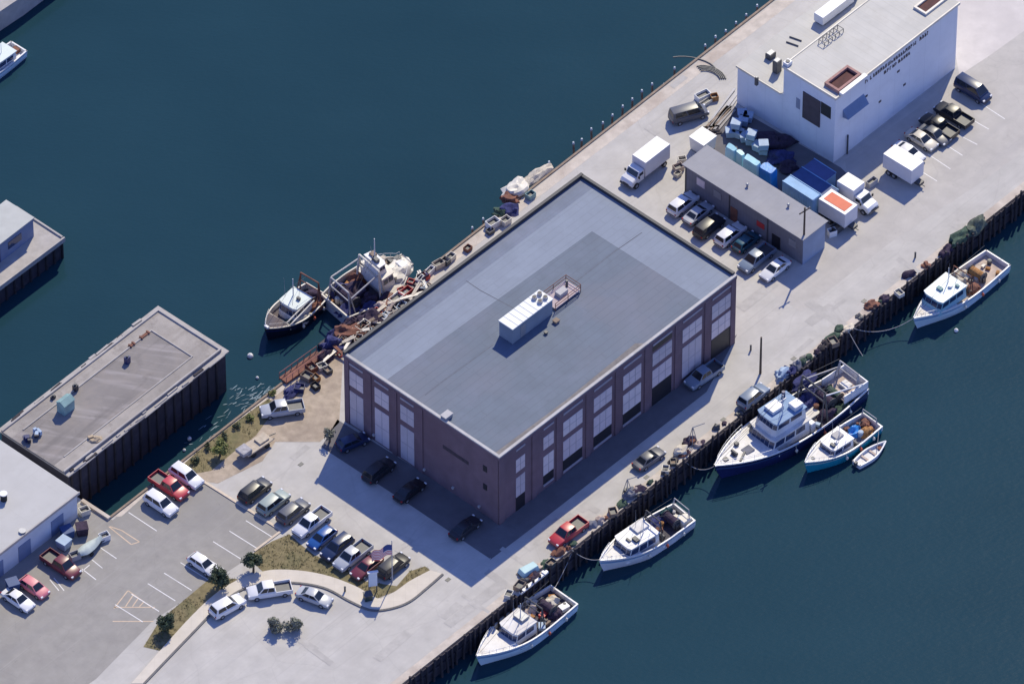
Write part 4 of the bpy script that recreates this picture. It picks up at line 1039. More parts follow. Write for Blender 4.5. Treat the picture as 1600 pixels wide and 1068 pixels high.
container((1262, 276), (1296, 298), 2.4, 2.5, mat('indigo_steel', (.07, .10, .24), .6, .12, .8), 'indigo container under the wall of the white building')
def net_heap(p, r, m, label, seed, rz=0., cat='net heap', name='net_heap', seg=18, rings=7, smooth=30):
    q = MB(); blob(q, (0, 0, 0), r, seed=seed, dome=True, seg=seg, rings=rings, rough=.33)
    o = tag(q.build(name, m, smooth=smooth), label, cat); o.location = p; o.rotation_euler = (0, 0, rz); return o
net_heap(P(1205, 222, 0), (2.4, 1.6, 1.1), m_net1, 'dark purple net heap under the wall of the white building', 8)
net_heap(P(1222, 248, 0), (2.0, 1.4, 1.0), m_net5, 'indigo net heap beside the containers', 9)
net_heap(P(1232, 262, 0), (1.3, 1.0, .8), m_net1, 'small dark net heap at the end of the containers', 10)
# near annex: crates, frames, hoses
def crate(px, py, z, s, rz, m, label, group=None, name='crate', cat='crate'):
    x, y, h = s; p = P(px, py, z + h / 2); t = thing(name, label, cat, (p.x, p.y, z), rz, group)
    q = MB(); q.b2(-x / 2, x / 2, -y / 2, y / 2, .03, h * .3)
    for a in ((-x / 2, x / 2, -y / 2, -y / 2 + .06), (-x / 2, x / 2, y / 2 - .06, y / 2), (-x / 2, -x / 2 + .06, -y / 2 + .06, y / 2 - .06), (x / 2 - .06, x / 2, -y / 2 + .06, y / 2 - .06)): q.b2(*a, h * .3, h)
    q.build('box', m, t); MB().b2(-x / 2 + .08, x / 2 - .08, -y / 2 + .08, y / 2 - .08, h * .3, h * .55).build('contents', m_dgrey if m is not m_dgrey else m_wood, t)
    return t
crate(1098, 150, 0, (2.0, 1.1, .9), .6, m_white, 'large white crate at the dark van by the annex')
crate(1103, 160, 0, (2.2, .7, .6), .75, m_cream, 'long cream crate beside the dark van')
crate(1116, 152, 0, (1.0, .9, .8), .3, m_net3, 'orange brown crate beside the white one near the annex')
tote(1098, 228, 0, sa, m_white, 'big closed white bin at the alley end of the grey shed', 2.6, name='white_bin', group=None, cat='bin')
crate(1060, 262, 0, (1.3, 1.0, .8), .5, m_decktan, 'tan crate at the alley end of the shed')
crate(1066, 250, 0, (1.1, .8, .9), .2, m_cream, 'cream crate at the corner of the shed')
crate(1059, 272, 0, (1.0, .7, .6), .9, m_net4, 'pale crate lowest of those at the shed corner')
crate(1300, 363, 0, (1.1, .9, 1.0), .4, m_white, 'small white bin at the road corner of the shed')
crate(1308, 356, 0, (1.6, 1.0, 1.1), .8, m_dgrey, 'dark bin behind the small white one at the shed corner')
crate(1362, 285, 0, (1.6, .8, .9), .8, m_cope, 'pale grey bin beside the white cube truck')
for i, (x, y, lab) in enumerate(((1085, 110, 'single dark hose looped on the pavement nearer the basin quay'), (1113, 124, 'tangle of dark hoses looped on the pavement by the annex wall'))):
    q = MB()
    for k in range(1 if i == 0 else 4):
        pts = [(math.cos(a) * (1.8 - .25 * k) * (1 if i else 1.6) - a * .3, math.sin(a * .8) * (2.6 - .3 * k), .08 + .03 * k) for a in [j * .3 for j in range(0, 9)]]
        q.path(pts, .10)
    o = tag(q.build('hose', m_dgrey), lab, 'hose'); p = P(x, y, 0); o.location = (p.x, p.y, .0)
for i, (x, y, ln, rz, m, lab) in enumerate(((1133, 170, 7.5, U_ + 14, m_cope, 'pale plank pile leaning along the annex wall'), (1120, 192, 6.0, U_ + 8, m_wood, 'weathered plank stack by the shed alley'), (1128, 188, 5.5, U_ + 12, mat('grey_planks', (.36, .34, .32), .9, .15, 2), 'grey plank stack between the wall and the alley'), (1110, 205, 2.6, U_ - 40, m_dwood, 'dark timber beam stack at the head of the shed'))):
    q = MB()
    for k in range(4): q.box((random.uniform(-.2, .2), (k - 1.5) * .36, .12 + .14 * (k % 2)), (ln, .3, .12), random.uniform(-.03, .03))
    o = tag(q.build('plank_stack', m), lab, 'plank stack'); p = P(x, y, 0); o.location = (p.x, p.y, 0); o.rotation_euler = (0, 0, R(rz))

# ------------------------------------------------------------------ poles, flag, signs
def util_pole(px, py, h, label, arm=True):
    p = P(px, py, 0); t = thing('utility_pole', label, 'utility pole', (p.x, p.y, 0))
    MB().tube((0, 0, -.2), (0, 0, h), .17, .12, 10).build('pole', m_bark, t, smooth=40)
    if arm:
        MB().box((0, 0, h - .6), (1.9, .12, .14), R(40)).build('crossarm', m_bark, t)
        for k in (-.8, -.3, .3, .8):
            a = R(40); MB().tube((math.cos(a) * k, math.sin(a) * k, h - .53), (math.cos(a) * k, math.sin(a) * k, h - .33), .05, n=6).build('insulator', m_cope, t)
    return t
util_pole(1255, 408, 9.8, 'tall dark utility pole at the road corner of the grey shed')
util_pole(1188, 583, 6.6, 'shorter dark utility pole at the edge of the berth quay', arm=False)
p = P(613, 908, 0)
fl = thing('flagpole', 'flagpole with a drooping striped flag on the grass verge', 'flagpole', (p.x, p.y, .0), 0)
MB().tube((0, 0, 0), (0, 0, 7.4), .085, .05, 8).build('pole', m_cope, fl, smooth=40)
blob_ = MB(); blob(blob_, (0, 0, 7.45), (.1, .1, .1), rough=0); blob_.build('finial', m_cream, fl)
fm = MB(); nx, nz_ = 14, 13; W_, H_ = 3.0, 1.9
def fpnt(i, j):
    u, v = i / nx, j / nz_
    return Vector((-u * W_ * .86, -.15 + .35 * math.sin(u * 9) * u - u * .3, 6.9 - v * H_ - u * u * 1.3 + .12 * math.sin(u * 7)))
for i in range(nx):
    for j in range(nz_):
        k = 2 if (i < 6 and j < 7) else (0 if j % 2 == 0 else 1)
        fm.quad(fpnt(i, j), fpnt(i + 1, j), fpnt(i + 1, j + 1), fpnt(i, j + 1), k)
fo = fm.build('flag', [m_pink, m_flagw, m_flagb], fl)
# harbour sign
p = P(583, 925, 0); sg = thing('sign_board', 'tall pale board sign on posts at the edge of the verge', 'sign', (p.x, p.y, .0), R(12))
MB().b2(-.55, .55, -.07, .07, 1.2, 3.6).build('board', m_sign, sg, bevel=.02)
for x in (-.5, .5): MB().b2(x - .07, x + .07, .07, .2, 0, 3.7).build('post', m_dgrey, sg)
MB().b2(-.7, .7, -.12, .25, 3.62, 3.74).build('cap', m_white, sg)
p = P(575, 936, 0); kx = thing('sign_shadow_box', 'low dark box drawn for the shadow of the pale sign', 'cabinet', (p.x, p.y, .12), R(20))  # dark box added to stand for the sign board's cast shadow
MB().b2(-.5, .5, -.45, .45, 0, .9).build('cabinet', mat('sign_shadow_dark', (.012, .035, .035), .5, .1, 2), kx, bevel=.04); MB().b2(-.55, .55, -.5, .5, .9, 1.0).build('lid', m_dgrey, kx, bevel=.03)  # no real cabinet, body and top of the box standing for the sign's shadow
for px, py, lab in ((539, 924, 'small dark post on the curved sidewalk'), (1173, 547, 'small dark bollard on the road beside the warehouse end'), (1430, 402, 'small grey bollard on the wide quay road')):
    p = P(px, py, 0); t = thing('bollard', lab, 'bollard', (p.x, p.y, .0))
    MB().tube((0, 0, 0), (0, 0, .9), .13, .12, 10).build('post', m_dgrey, t, smooth=40); MB().tube((0, 0, .9), (0, 0, 1.0), .15, .1, 10).build('cap', m_dgrey, t, smooth=40)

# tan flatbed and skip near the slip
p = P(400, 696, .6); t = thing('flatbed_trailer', 'weathered tan flatbed trailer on the dirt by the slip', 'trailer', (p.x, p.y, 0), R(U_ - 4))
MB().b2(-2.2, 2.2, -.95, .95, .75, .95).build('bed', mat('tan_timber', (.48, .41, .32), .9, .15, 1.5), t, bevel=.03)
MB().b2(-2.9, -1.3, -.8, .8, .95, 1.5).build('load', mat('grey_gear', (.34, .33, .34), .8, .3, 2), t, bevel=.1)
MB().b2(.2, 1.8, -.6, .6, .95, 1.2).build('load', mat('tan_timber2', (.50, .43, .33), .9, .2, 1.5), t, bevel=.05)
for x in (-1.2, 1.2):
    for sy in (-1, 1): MB().tube((x, sy * .85 - .12, .38), (x, sy * .85 + .12, .38), .38, n=14).build('wheel', m_black, t)
MB().tube((2.2, 0, .8), (3.4, 0, .5), .07, n=6).build('tow_bar', m_dgrey, t)
# boat trailer and sacks near the pale low building
p = P(141, 856, .5); t = thing('covered_dinghy', 'pale green covered dinghy on a trailer at the lot edge', 'dinghy', (p.x, p.y, 0), R(U_))
q = MB(); rings = []
for i in range(7):
    u = i / 6; w = .85 * math.sin(math.pi * (.12 + .86 * u) ** .8) ** .6 if 0 < u < 1 else .3
    rings.append([Vector((-2 + 4 * u, -w, .9)), Vector((-2 + 4 * u, -w * .6, 1.2)), Vector((-2 + 4 * u, 0, 1.4)), Vector((-2 + 4 * u, w * .6, 1.2)), Vector((-2 + 4 * u, w, .9)), Vector((-2 + 4 * u, 0, .4))])
q.loft(rings); q.build('cover', mat('pale_green_cover', (.46, .52, .48), .7, .12, 1.5), t, smooth=50)
MB().b2(-1.8, 2.6, -.3, .3, .3, .42).build('trailer_frame', m_dgrey, t)
for sy in (-1, 1): MB().tube((-.5, sy * .75 - .1, .3), (-.5, sy * .75 + .1, .3), .3, n=12).build('wheel', m_black, t)
for px, py, m, lab in ((117, 868, m_cope, 'light grey bin beside the covered dinghy'), (132, 798, m_cream, 'pale round topped crate beside the slip end wall'), (163, 838, m_white, 'white crate on the yellow hatching by the slip')):
    crate(px, py, 0, (1.3, 1.0, .9), .5, m, lab)
for px, py, rz, m, lab in ((105, 833, .5, m_blue, 'blue tote in the shade of the pale low building'), (100, 850, .9, m_tote, 'pale blue tote in the shade of the pale low building'), (128, 828, .2, m_net1, 'dark purple tote at the corner of the pale low building'), (20, 915, .4, m_blue, 'blue tote behind the white sedan by the pale wall')):
    tote(px, py, 0, rz, m, lab, 1.5, group=None)
p = P(826, 889, .5); t = thing('work_skiff', 'pale teal square skiff stored upside down on the quay rim', 'skiff', (p.x, p.y, 0), R(U_ - 10))
MB().loft([[Vector((-1.3, -.75, .12)), Vector((1.3, -.7, .12)), Vector((1.3, .7, .12)), Vector((-1.3, .75, .12))], [Vector((-1.1, -.6, .9)), Vector((1.15, -.5, .9)), Vector((1.15, .5, .9)), Vector((-1.1, .6, .9))]]).build('hull', m_teal, t, bevel=.06)
for x in (-1.3, 1.3): MB().b2(x - .2, x + .2, -.7, .7, 0, .12).build('skid', m_wood, t)
p = P(834, 908, .3); t = tag(MB().b2(-2.6, 2.6, -.22, .22, 0, .3).b2(-2.2, -1.8, -.35, .35, .3, .45).b2(1.8, 2.2, -.35, .35, .3, .45).build('gangway', m_white), 'narrow white gangway lying along the quay rim below the teal skiff', 'gangway'); t.location = (p.x, p.y, .02); t.rotation_euler = (0, 0, R(U_))

# ------------------------------------------------------------------ trees and shrubs
def tree(px, py, h, r, m, label, n=1500, trunk=True, name='round_tree', cat='tree', clumps=12, leaf=.2, z0=None):
    p = P(px, py, 0); t = thing(name, label, cat, (p.x, p.y, 0))
    cz = h - r * .95
    q = MB(); q.tube((0, 0, 0), (.05, 0, max(cz * .7, .3)), .16, .11, 8)
    q.tube((.05, 0, max(cz * .7, .3)), (.1, .1, cz), .11, .06, 7)
    for k in range(6):
        a = k * 1.05 + random.uniform(-.3, .3); q.tube((.05, 0, cz * .7), (math.cos(a) * r * .65, math.sin(a) * r * .65, cz + random.uniform(-.1, .5) * r), .06, .02, 6)
    q.build('trunk', m_bark, t)
    cl = []
    for k in range(clumps):
        d = Vector((random.gauss(0, 1), random.gauss(0, 1), random.gauss(0, .8))).normalized() * r * random.uniform(.35, .72)
        cl.append((Vector((0, 0, cz)) + d, r * random.uniform(.32, .5)))
    q = MB()
    for _ in range(n):
        c, cr_ = random.choice(cl); d = Vector((random.gauss(0, 1), random.gauss(0, 1), random.gauss(0, 1))).normalized() * cr_ * random.uniform(.55, 1.08)
        v = c + d
        if v.z < .15: continue
        s = leaf * random.uniform(.6, 1.3); nrm = (d.normalized() + Vector((random.uniform(-.8, .8), random.uniform(-.8, .8), random.uniform(-.4, .9)))).normalized()
        tq = nrm.to_track_quat('Z', 'Y') @ Matrix.Rotation(random.uniform(0, 6.28), 3, 'Z').to_quaternion()
        q.add([v + tq @ Vector(k) * s for k in ((-.5, -.3, 0), (.5, -.3, 0), (.35, .4, .05), (-.35, .4, -.05))], [(0, 1, 2, 3)])
    q.build('crown', m, t)
tree(396, 893, 3.2, 1.45, m_leaf, 'round dark green tree at the point of the grass verge', 2200)
tree(347, 918, 3.4, 1.6, m_leaf, 'round dark tree beside the parked white hatchback', 2400)
tree(262, 985, 3.0, 1.5, m_leaf, 'round dark tree at the lower end of the grass strip', 2200)
tree(344, 712, 2.6, 1.2, m_leaf2, 'bushy yellow green shrub on the soil by the slip', 1500, name='bushy_shrub', cat='shrub')
tree(430, 985, 2.2, 1.2, m_leaf3, 'pale grey green round bush beside the lower road, nearer the white pickup', 1200, name='round_bush', cat='bush')
tree(459, 983, 2.4, 1.3, m_leaf3, 'pale grey green round bush beside the lower road, nearer the silver sedan', 1200, name='round_bush', cat='bush')
tree(515, 690, 2.6, 1.0, m_leaf3, 'thin grey green bush at the warehouse corner', 420, name='thin_bush', cat='bush')
for i, (x, y, lab) in enumerate(((305, 722, 'low green weed clump at the slip kerb by the white SUV'), (325, 700, 'low green weed clump beside the yellow green shrub'), (370, 668, 'low green weed clump halfway along the slip kerb'), (392, 655, 'low yellow weed clump on the slip verge'), (424, 618, 'low weed clump by the slip kerb near the silver pickup'), (352, 684, 'low green weed clump above the yellow green shrub'))):
    tree(x, y, 1.0, .75, m_leaf2 if i in (3, 4) else m_leaf, lab, 320, name='weed_clump', cat='weeds', clumps=5, leaf=.16)

# ------------------------------------------------------------------ boats
def hullfuncs(L, B, fm, fb, fs_, sw=.85, full=2.2, bow0=.03):
    def hb(t):
        if t < .45: k = sw + (1 - sw) * math.sin(min(t / .45, 1) * math.pi / 2)
        else: k = max(1 - ((t - .45) / .55) ** full, bow0)
        return B / 2 * k
    def sh(t):
        z = fm
        if t > .3: z += (fb - fm) * ((t - .3) / .7) ** 1.7
        else: z += (fs_ - fm) * ((.3 - t) / .3) ** 2
        return z
    return hb, sh
class Boat:
    def __init__(s, label, stern, bow, B, fm, fb, fs_, hullm, insidem, deckm, z_bow, sw=.85, bul=.8, fore=.62, forem=None, full=2.2, draft=.8, cat='fishing boat', name='fishing_boat', stripe=None, group=None, bow0=.03):
        a = P(*stern, ZW + fs_); c = P(*bow, ZW + fb)
        a.z = c.z = ZW
        s.L = (c - a).length; s.root = thing(name, label, cat, (a.x, a.y, ZW), math.atan2((c - a).y, (c - a).x), group)
        L = s.L; hb, sh = hullfuncs(L, B, fm, fb, fs_, sw, full, bow0); s.hb, s.sh = hb, sh; s.B = B; s.bul = bul; s.fore = fore
        ts = [0, .02] + [i / 22 for i in range(1, 22)] + [.985, 1.0]
        rk = .055 * L
        q = MB(); rings = []
        for t in ts:
            w, z = hb(t), sh(t); wl = w * (.93 - .5 * max(0, (t - .55) / .45) ** 1.4); x = t * L; xb = x - rk * t ** 5
            rings.append([Vector((x, w, z)), Vector((x - (x - xb) * .4, (w * .6 + wl * .4), z * .5)), Vector((xb, wl, -.05)), Vector((xb - rk * .3 * t ** 4, wl * .55, -draft)), Vector((xb - rk * .3 * t ** 4, -wl * .55, -draft)), Vector((xb, -wl, -.05)), Vector((x - (x - xb) * .4, -(w * .6 + wl * .4), z * .5)), Vector((x, -w, z))])
        q.loft(rings, closed=False, c0=True, c1=True); q.build('hull', hullm, s.root, smooth=45)
        # bulwark cap and inside
        q = MB(); th = .16
        for sg in (1, -1):
            rr_ = []
            for t in ts:
                w, z = hb(t), sh(t); wi = max(w - th, .01); dz = bul if t < fore else .12; x = min(t * L, L - .02)
                rr_.append([Vector((x, sg * (w + .03), z - .12)), Vector((x, sg * (w + .03), z + .05)), Vector((x - (.15 if t > .97 else 0), sg * wi, z + .05)), Vector((x - (.15 if t > .97 else 0), sg * wi, z - dz - .05))])
            q.loft(rr_, closed=False, c0=False, c1=False)
        z = sh(0); w = hb(0)
        q.box((.09, 0, z - bul / 2 + .02), (.2, 2 * w, bul + .06))
        q.build('bulwark', insidem, s.root)
        def deck(t0, t1, dz, nm, m):
            q = MB(); tt = [t0] + [t for t in ts if t0 < t < t1] + [t1]
            rg = [[Vector((t * L - (.1 if t > .98 else 0), max(hb(t) - th * .5, .02), sh(t) - dz)), Vector((t * L - (.1 if t > .98 else 0), 0, sh(t) - dz + .05)), Vector((t * L - (.1 if t > .98 else 0), -max(hb(t) - th * .5, .02), sh(t) - dz))] for t in tt]
            q.loft(rg, closed=False, c0=False, c1=False); q.build(nm, m, s.root)
        deck(.012, fore, bul, 'deck', deckm)
        if fore < 1:
            deck(fore, 1.0, .1, 'foredeck', forem or insidem)
            w = hb(fore) - .08; z = sh(fore); MB().b2(fore * L - .04, fore * L + .04, -w, w, z - bul - .02, z - .08).build('bulkhead', insidem, s.root)
        if stripe:
            q = MB()
            for sg in (1, -1):
                q.loft([[Vector((t * L - (rk * t ** 5) * .25, sg * (hb(t) * .96 + .05), sh(t) * .72)), Vector((t * L - (rk * t ** 5) * .1, sg * (hb(t) + .04), sh(t) * .84))] for t in ts], closed=False, c0=False, c1=False)
            q.build('rub_rail', stripe, s.root)
    def deckz(s, t): return s.sh(t) - (s.bul if t < s.fore else .1)
    def cabin(s, t0, t1, w0, w1, h, m, roofm, winm=None, rake=.5, band=(.52, .86), over=.15, z=None, nf=3, ns=2, name='wheelhouse', back=0.1, rooff=.12):
        x0, x1 = t0 * s.L, t1 * s.L; z0 = s.deckz((t0 + t1) / 2) - .25 if z is None else z; z1 = z0 + h + (.25 if z is None else 0)
        wm = (w0 + w1) / 2
        c = [Vector((x0, -w0 / 2, z0)), Vector((x1 - .25, -wm / 2, z0)), Vector((x1, -w1 / 2 * .7, z0)), Vector((x1, w1 / 2 * .7, z0)), Vector((x1 - .25, wm / 2, z0)), Vector((x0, w0 / 2, z0))]
        k = .94
        T = [Vector((x0 + back, v.y * k, z1)) if i in (0, 5) else Vector((v.x - rake, v.y * k, z1)) for i, v in enumerate(c)]
        o = MB().loft([c, T]).build(name, m, s.root, bevel=.03)
        rf = [Vector((v.x + (over if i in (1, 2, 3, 4) else -over), v.y * (1 + over / (w0 / 2)), z1)) for i, v in enumerate(T)]
        MB().loft([rf, [v + Vector((0, 0, rooff)) for v in rf]]).build('roof', roofm, o, bevel=.03)
        if winm:
            def pane(i, j, u0, u1):
                def pt(u, v): return c[i].lerp(c[j], u).lerp(T[i].lerp(T[j], u), v)
                qd = [pt(u0, band[0]), pt(u1, band[0]), pt(u1, band[1]), pt(u0, band[1])]
                n_ = (qd[1] - qd[0]).cross(qd[3] - qd[0]).normalized() * .02
                MB().quad(*[v + n_ for v in qd]).build('window', winm, o)
            for i in range(nf): pane(2, 3, (i + .03) / nf, (i + .97) / nf)
            pane(1, 2, .05, .95); pane(3, 4, .05, .95)
            for i in range(ns): pane(0, 1, .1 + .88 * (i + .05) / ns, .1 + .88 * (i + .92) / ns); pane(4, 5, .02 + .88 * (i + .05) / ns, .02 + .88 * (i + .92) / ns)
        return o, z1 + rooff
    def part(s, mb, name, m, **k): return mb.build(name, m, s.root, **k)
    def wpos(s, t, y, z): return Matrix.Translation(s.root.location) @ Matrix.Rotation(s.root.rotation_euler.z, 4, 'Z') @ Vector((t * s.L, y, z))
    def mast(s, t, y, z0, h, r=.09, m=None, boom=None):
        q = MB().tube((t * s.L, y, z0), (t * s.L, y, z0 + h), r, r * .6, 8)
        s.part(q, 'mast', m or m_white)
        if boom: s.part(MB().tube((t * s.L, y, z0 + h * .55), (t * s.L + boom[0], y + boom[1], z0 + h * .55 + boom[2]), r * .8, r * .5, 8), 'boom', m or m_white)
    def gantry(s, t, w, z0, h, m=m_dgrey, depth=.9, r=.11):
        x = t * s.L; q = MB()
        for y in (-w / 2, w / 2):
            q.tube((x, y, z0), (x + .15, y * .8, z0 + h), r, n=8); q.tube((x + depth, y, z0), (x + .15, y * .8, z0 + h), r * .7, n=8)
        q.tube((x + .15, -w * .4, z0 + h), (x + .15, w * .4, z0 + h), r, n=8); q.tube((x + .1, -w * .43, z0 + h * .65), (x + .1, w * .43, z0 + h * .65), r * .7, n=8)
        s.part(q, 'gantry', m)
    def drum(s, t, w, z, r, m):
        x = t * s.L; q = MB().tube((x, -w / 2, z), (x, w / 2, z), r * .8, n=14, mi=1)
        for y in (-w / 2, w / 2): q.tube((x, y - .04, z), (x, y + .04, z), r, n=16, mi=0)
        for y in (-w / 2 - .15, w / 2 + .15): q.b2(x - .3, x + .3, y - .05, y + .05, z - r - .2, z + .1)
        s.part(q, 'net_drum', [m_dgrey, m])
    def rails(s, t0, t1, h=.8, side=(1, -1), m=m_white):
        q = MB()
        for sg in side:
            pts = [Vector((t * s.L - .1, sg * max(s.hb(t) - .1, .05), s.sh(t) + h)) for t in [t0 + (t1 - t0) * i / 10 for i in range(11)]]
            q.path(pts, .03)
            for pnt in pts[::2]: q.tube((pnt.x, pnt.y, pnt.z - h), pnt, .025, n=5)
        s.part(q, 'guard_rail', m)
    def winch(s, t, y, dz=0.):
        z = s.deckz(t) + dz; x = t * s.L
        s.part(MB().b2(x - .3, x + .3, y - .35, y + .35, z, z + .35).tube((x, y - .5, z + .5), (x, y + .5, z + .5), .22, n=10), 'winch', m_dgrey)
    def hatch(s, t, y, a, w, h=.25, m=None):
        z = s.deckz(t); x = t * s.L
        s.part(MB().b2(x - a / 2, x + a / 2, y - w / 2, y + w / 2, z, z + h), 'deck_hatch', m or m_white, bevel=.03)

# --- navy trawler
b1 = Boat('large navy blue trawler with white foredeck and bridge moored bow toward the red pickup', (1338, 592), (1116, 727), 7.2, 2.0, 3.3, 2.0, m_navy, m_white, m_deckd, 0, sw=.66, bul=.95, fore=.66, forem=m_deckw, full=2.5, stripe=m_blue, name='navy_trawler', cat='trawler', draft=1.2)
c1, z1 = b1.cabin(.42, .70, 5.0, 4.6, 2.3, m_white, m_deckw, m_bglass, rake=.9, nf=4, ns=3, over=.22)
c2, z2 = b1.cabin(.43, .655, 3.9, 3.6, 1.9, m_white, m_deckb, m_bglass, rake=.6, z=z1, nf=4, ns=2, over=.2, name='bridge')
b1.part(MB().b2(.52 * b1.L, .60 * b1.L, -1.5, .2, z2, z2 + .5), 'roof_box', m_white, bevel=.08)
b1.part(MB().b2(.44 * b1.L, .50 * b1.L, .3, 1.7, z2, z2 + .7), 'life_raft', m_white, bevel=.1)
b1.mast(.56, .9, z2, 3.6, .1, boom=None); b1.part(MB().b2(.56 * b1.L - .6, .56 * b1.L + .6, .85, .95, z2 + 2.6, z2 + 2.75), 'radar_bar', m_white)
b1.part(MB().tube((.475 * b1.L, -1.2, z2 - .6), (.475 * b1.L, -1.2, z2 + 1.2), .28, .24, 10), 'funnel', m_navy)
b1.gantry(.30, 5.2, b1.deckz(.3), 5.2, m_dgrey, 1.2, .14); b1.gantry(.05, 4.2, b1.deckz(.05), 4.0, m_cope, 1.0, .12)
b1.drum(.22, 2.6, b1.deckz(.22) + 1.1, .9, m_net1); b1.drum(.16, 2.2, b1.deckz(.16) + 1.0, .8, m_net2)
b1.part(MB().tube((.31 * b1.L, 2.0, b1.deckz(.3) + 4.6), (.05 * b1.L, 2.4, b1.deckz(.1) + 2.6), .1, n=8), 'boom', m_white)
b1.part(MB().tube((.31 * b1.L, -2.0, b1.deckz(.3) + 4.6), (.03 * b1.L, -2.2, b1.deckz(.1) + 2.2), .1, n=8), 'boom', m_cope)
b1.winch(.37, 1.2); b1.winch(.37, -1.2); b1.winch(.86, 0); b1.hatch(.78, .4, 1.4, 1.2, .2, m_deckg); b1.hatch(.92, 0, .7, .6, .2, m_dgrey)
b1.hatch(.32, 0, 1.8, 1.8, .4, m_deckw); b1.rails(.70, .97, .85)
q = MB(); L1 = b1.L; zz = b1.sh(0)
q.b2(.15, 4.2, -2.2, -2.0, zz - .2, zz + 1.2); q.b2(.15, 4.2, 2.0, 2.2, zz - .2, zz + 1.2); q.b2(-.05, .15, -2.2, 2.2, zz - .2, zz + 1.2)
b1.part(q, 'stern_bulwark', m_white, bevel=.04)
b1.part(MB().b2(.2, 4.0, -1.95, 1.95, zz - .1, zz + .1), 'stern_platform', m_decktan)
b1.part(MB().b2(1.4, 2.6, -.6, .8, zz + .1, zz + .55), 'deck_box', m_deckw, bevel=.04)
for y in (-1, 1):
    b1.part(MB().path([(L1 * .56, y * .3 + .6, z2 + 3.4), (L1 * .97, 0, b1.sh(.97) + .9)], .022, 5), 'rigging', m_dgrey)
    b1.part(MB().path([(L1 * .31, y * 2, b1.deckz(.3) + 5.2), (L1 * .05, y * 2, b1.deckz(.05) + 4)], .025, 5), 'rigging', m_dgrey)
b1.part(MB().box((.84 * L1, 1.0, b1.sh(.84) + .12), (1.8, .25, .25), .5).box((.80 * L1, -1.2, b1.sh(.8) + .2), (.5, .5, .4)), 'deck_gear', m_dgrey)
# white aft block
b1.part(MB().b2(.385 * L1, .415 * L1, 1.0, 2.6, b1.deckz(.4), b1.deckz(.4) + 1.5), 'deck_locker', m_white, bevel=.05)
def heap_on(b, t, y, r, m, label, seed, dz=0.): return net_heap(b.wpos(t, y, b.deckz(t) + dz), r, m, label, seed, b.root.rotation_euler.z)
heap_on(b1, .27, 1.6, (1.6, 1.1, 1.0), m_net1, 'purple brown net heap amid the navy trawler working deck', 21)
heap_on(b1, .24, -2.0, (2.2, 1.2, 1.3), m_net5, 'indigo net heap on the quay side of the navy trawler deck', 22)
heap_on(b1, .33, -1.8, (1.6, 1.2, 1.4), m_net5, 'indigo net heap close behind the navy trawler bridge', 23)
heap_on(b1, .18, 2.0, (1.3, .8, .8), m_net2, 'green net heap near the white stern rim of the navy trawler', 24)

# --- teal boat
b2 = Boat('teal hulled lobster boat with white cabin rafted outside the navy trawler', (1364, 655), (1257, 722), 4.3, 1.4, 2.4, 1.3, m_thull, m_white, m_deckg, 0, sw=.82, bul=.75, fore=.60, forem=m_deckw, full=2.1, stripe=m_teal, name='teal_lobster_boat', cat='lobster boat')
c, z = b2.cabin(.40, .72, 3.0, 2.4, 1.6, m_white, m_white, m_bglass, rake=.6, nf=2, ns=2)
b2.mast(.5, 0, z, 2.2, .06); b2.part(MB().tube((.58 * b2.L, .5, z), (.58 * b2.L, .5, z + .3), .28, n=12), 'radar_dome', m_white)
b2.part(MB().b2(.45 * b2.L, .55 * b2.L, -.9, .3, z, z + .25), 'roof_box', m_cope, bevel=.05); b2.part(MB().b2(.62 * b2.L, .65 * b2.L, .2, .9, z, z + .3), 'roof_hatch', m_dgrey)
b2.gantry(.04, 3.0, b2.deckz(.05), 2.2, m_cope, .5, .06); b2.winch(.36, 1.2); b2.hatch(.88, 0, .5, .5, .12, m_dgrey); b2.rails(.72, .96, .55)
heap_on(b2, .25, -.4, (1.1, .8, 1.0), m_btarp, 'crumpled bright blue tarp on the teal boat deck', 31)
heap_on(b2, .15, .7, (1.1, .7, .8), m_net3, 'orange brown net heap on the teal boat stern', 32)
heap_on(b2, .07, -.5, (.8, .8, .6), m_rust, 'rusty gear heap in the teal boat stern corner', 33)

# --- white skiff
b3 = Boat('small white open skiff tied outside the teal boat', (1338, 724), (1385, 688), 1.9, .6, .8, .6, m_whull, m_white, m_deckw, 0, sw=.7, bul=.4, fore=.9, full=1.7, draft=.2, name='white_skiff', cat='skiff')
for t in (.3, .55): b3.part(MB().b2(t * b3.L - .15, t * b3.L + .15, -.8, .8, .35, .42), 'thwart', m_decktan)
b3.part(MB().b2(-.35, .1, -.2, .2, .3, 1.0), 'outboard_motor', m_dgrey, bevel=.05); b3.part(MB().b2(.72 * b3.L, .82 * b3.L, -.3, .3, .25, .5), 'bow_box', m_rust)

# --- white boat with blue stripe
b4 = Boat('white fishing boat with blue window band and dark stern, moored alone near the red pickup', (1070, 799), (936, 875), 4.9, 1.5, 2.5, 1.4, m_whull, m_white, m_deckd, 0, sw=.84, bul=.8, fore=.63, forem=m_deckw, full=2.1, stripe=m_lblue, name='white_fishing_boat')
c, z = b4.cabin(.40, .78, 3.5, 2.9, 1.9, m_white, m_white, m_bglass, rake=.75, nf=2, ns=3, band=(.45, .88))
b4.part(MB().b2(.42 * b4.L, .56 * b4.L, -1.5, .1, z, z + .3), 'upper_roof', m_deckw, bevel=.05)
b4.part(MB().b2(.60 * b4.L, .64 * b4.L, .3, 1.2, z, z + .35).b2(.66 * b4.L, .68 * b4.L, -.2, .5, z, z + .2), 'roof_gear', m_dgrey)
b4.mast(.52, .5, z, 3.0, .07); b4.gantry(.36, 3.4, b4.deckz(.36), 3.6, m_dgrey, .8, .09); b4.gantry(.03, 3.4, b4.deckz(.05), 2.6, m_cope, .6, .07)
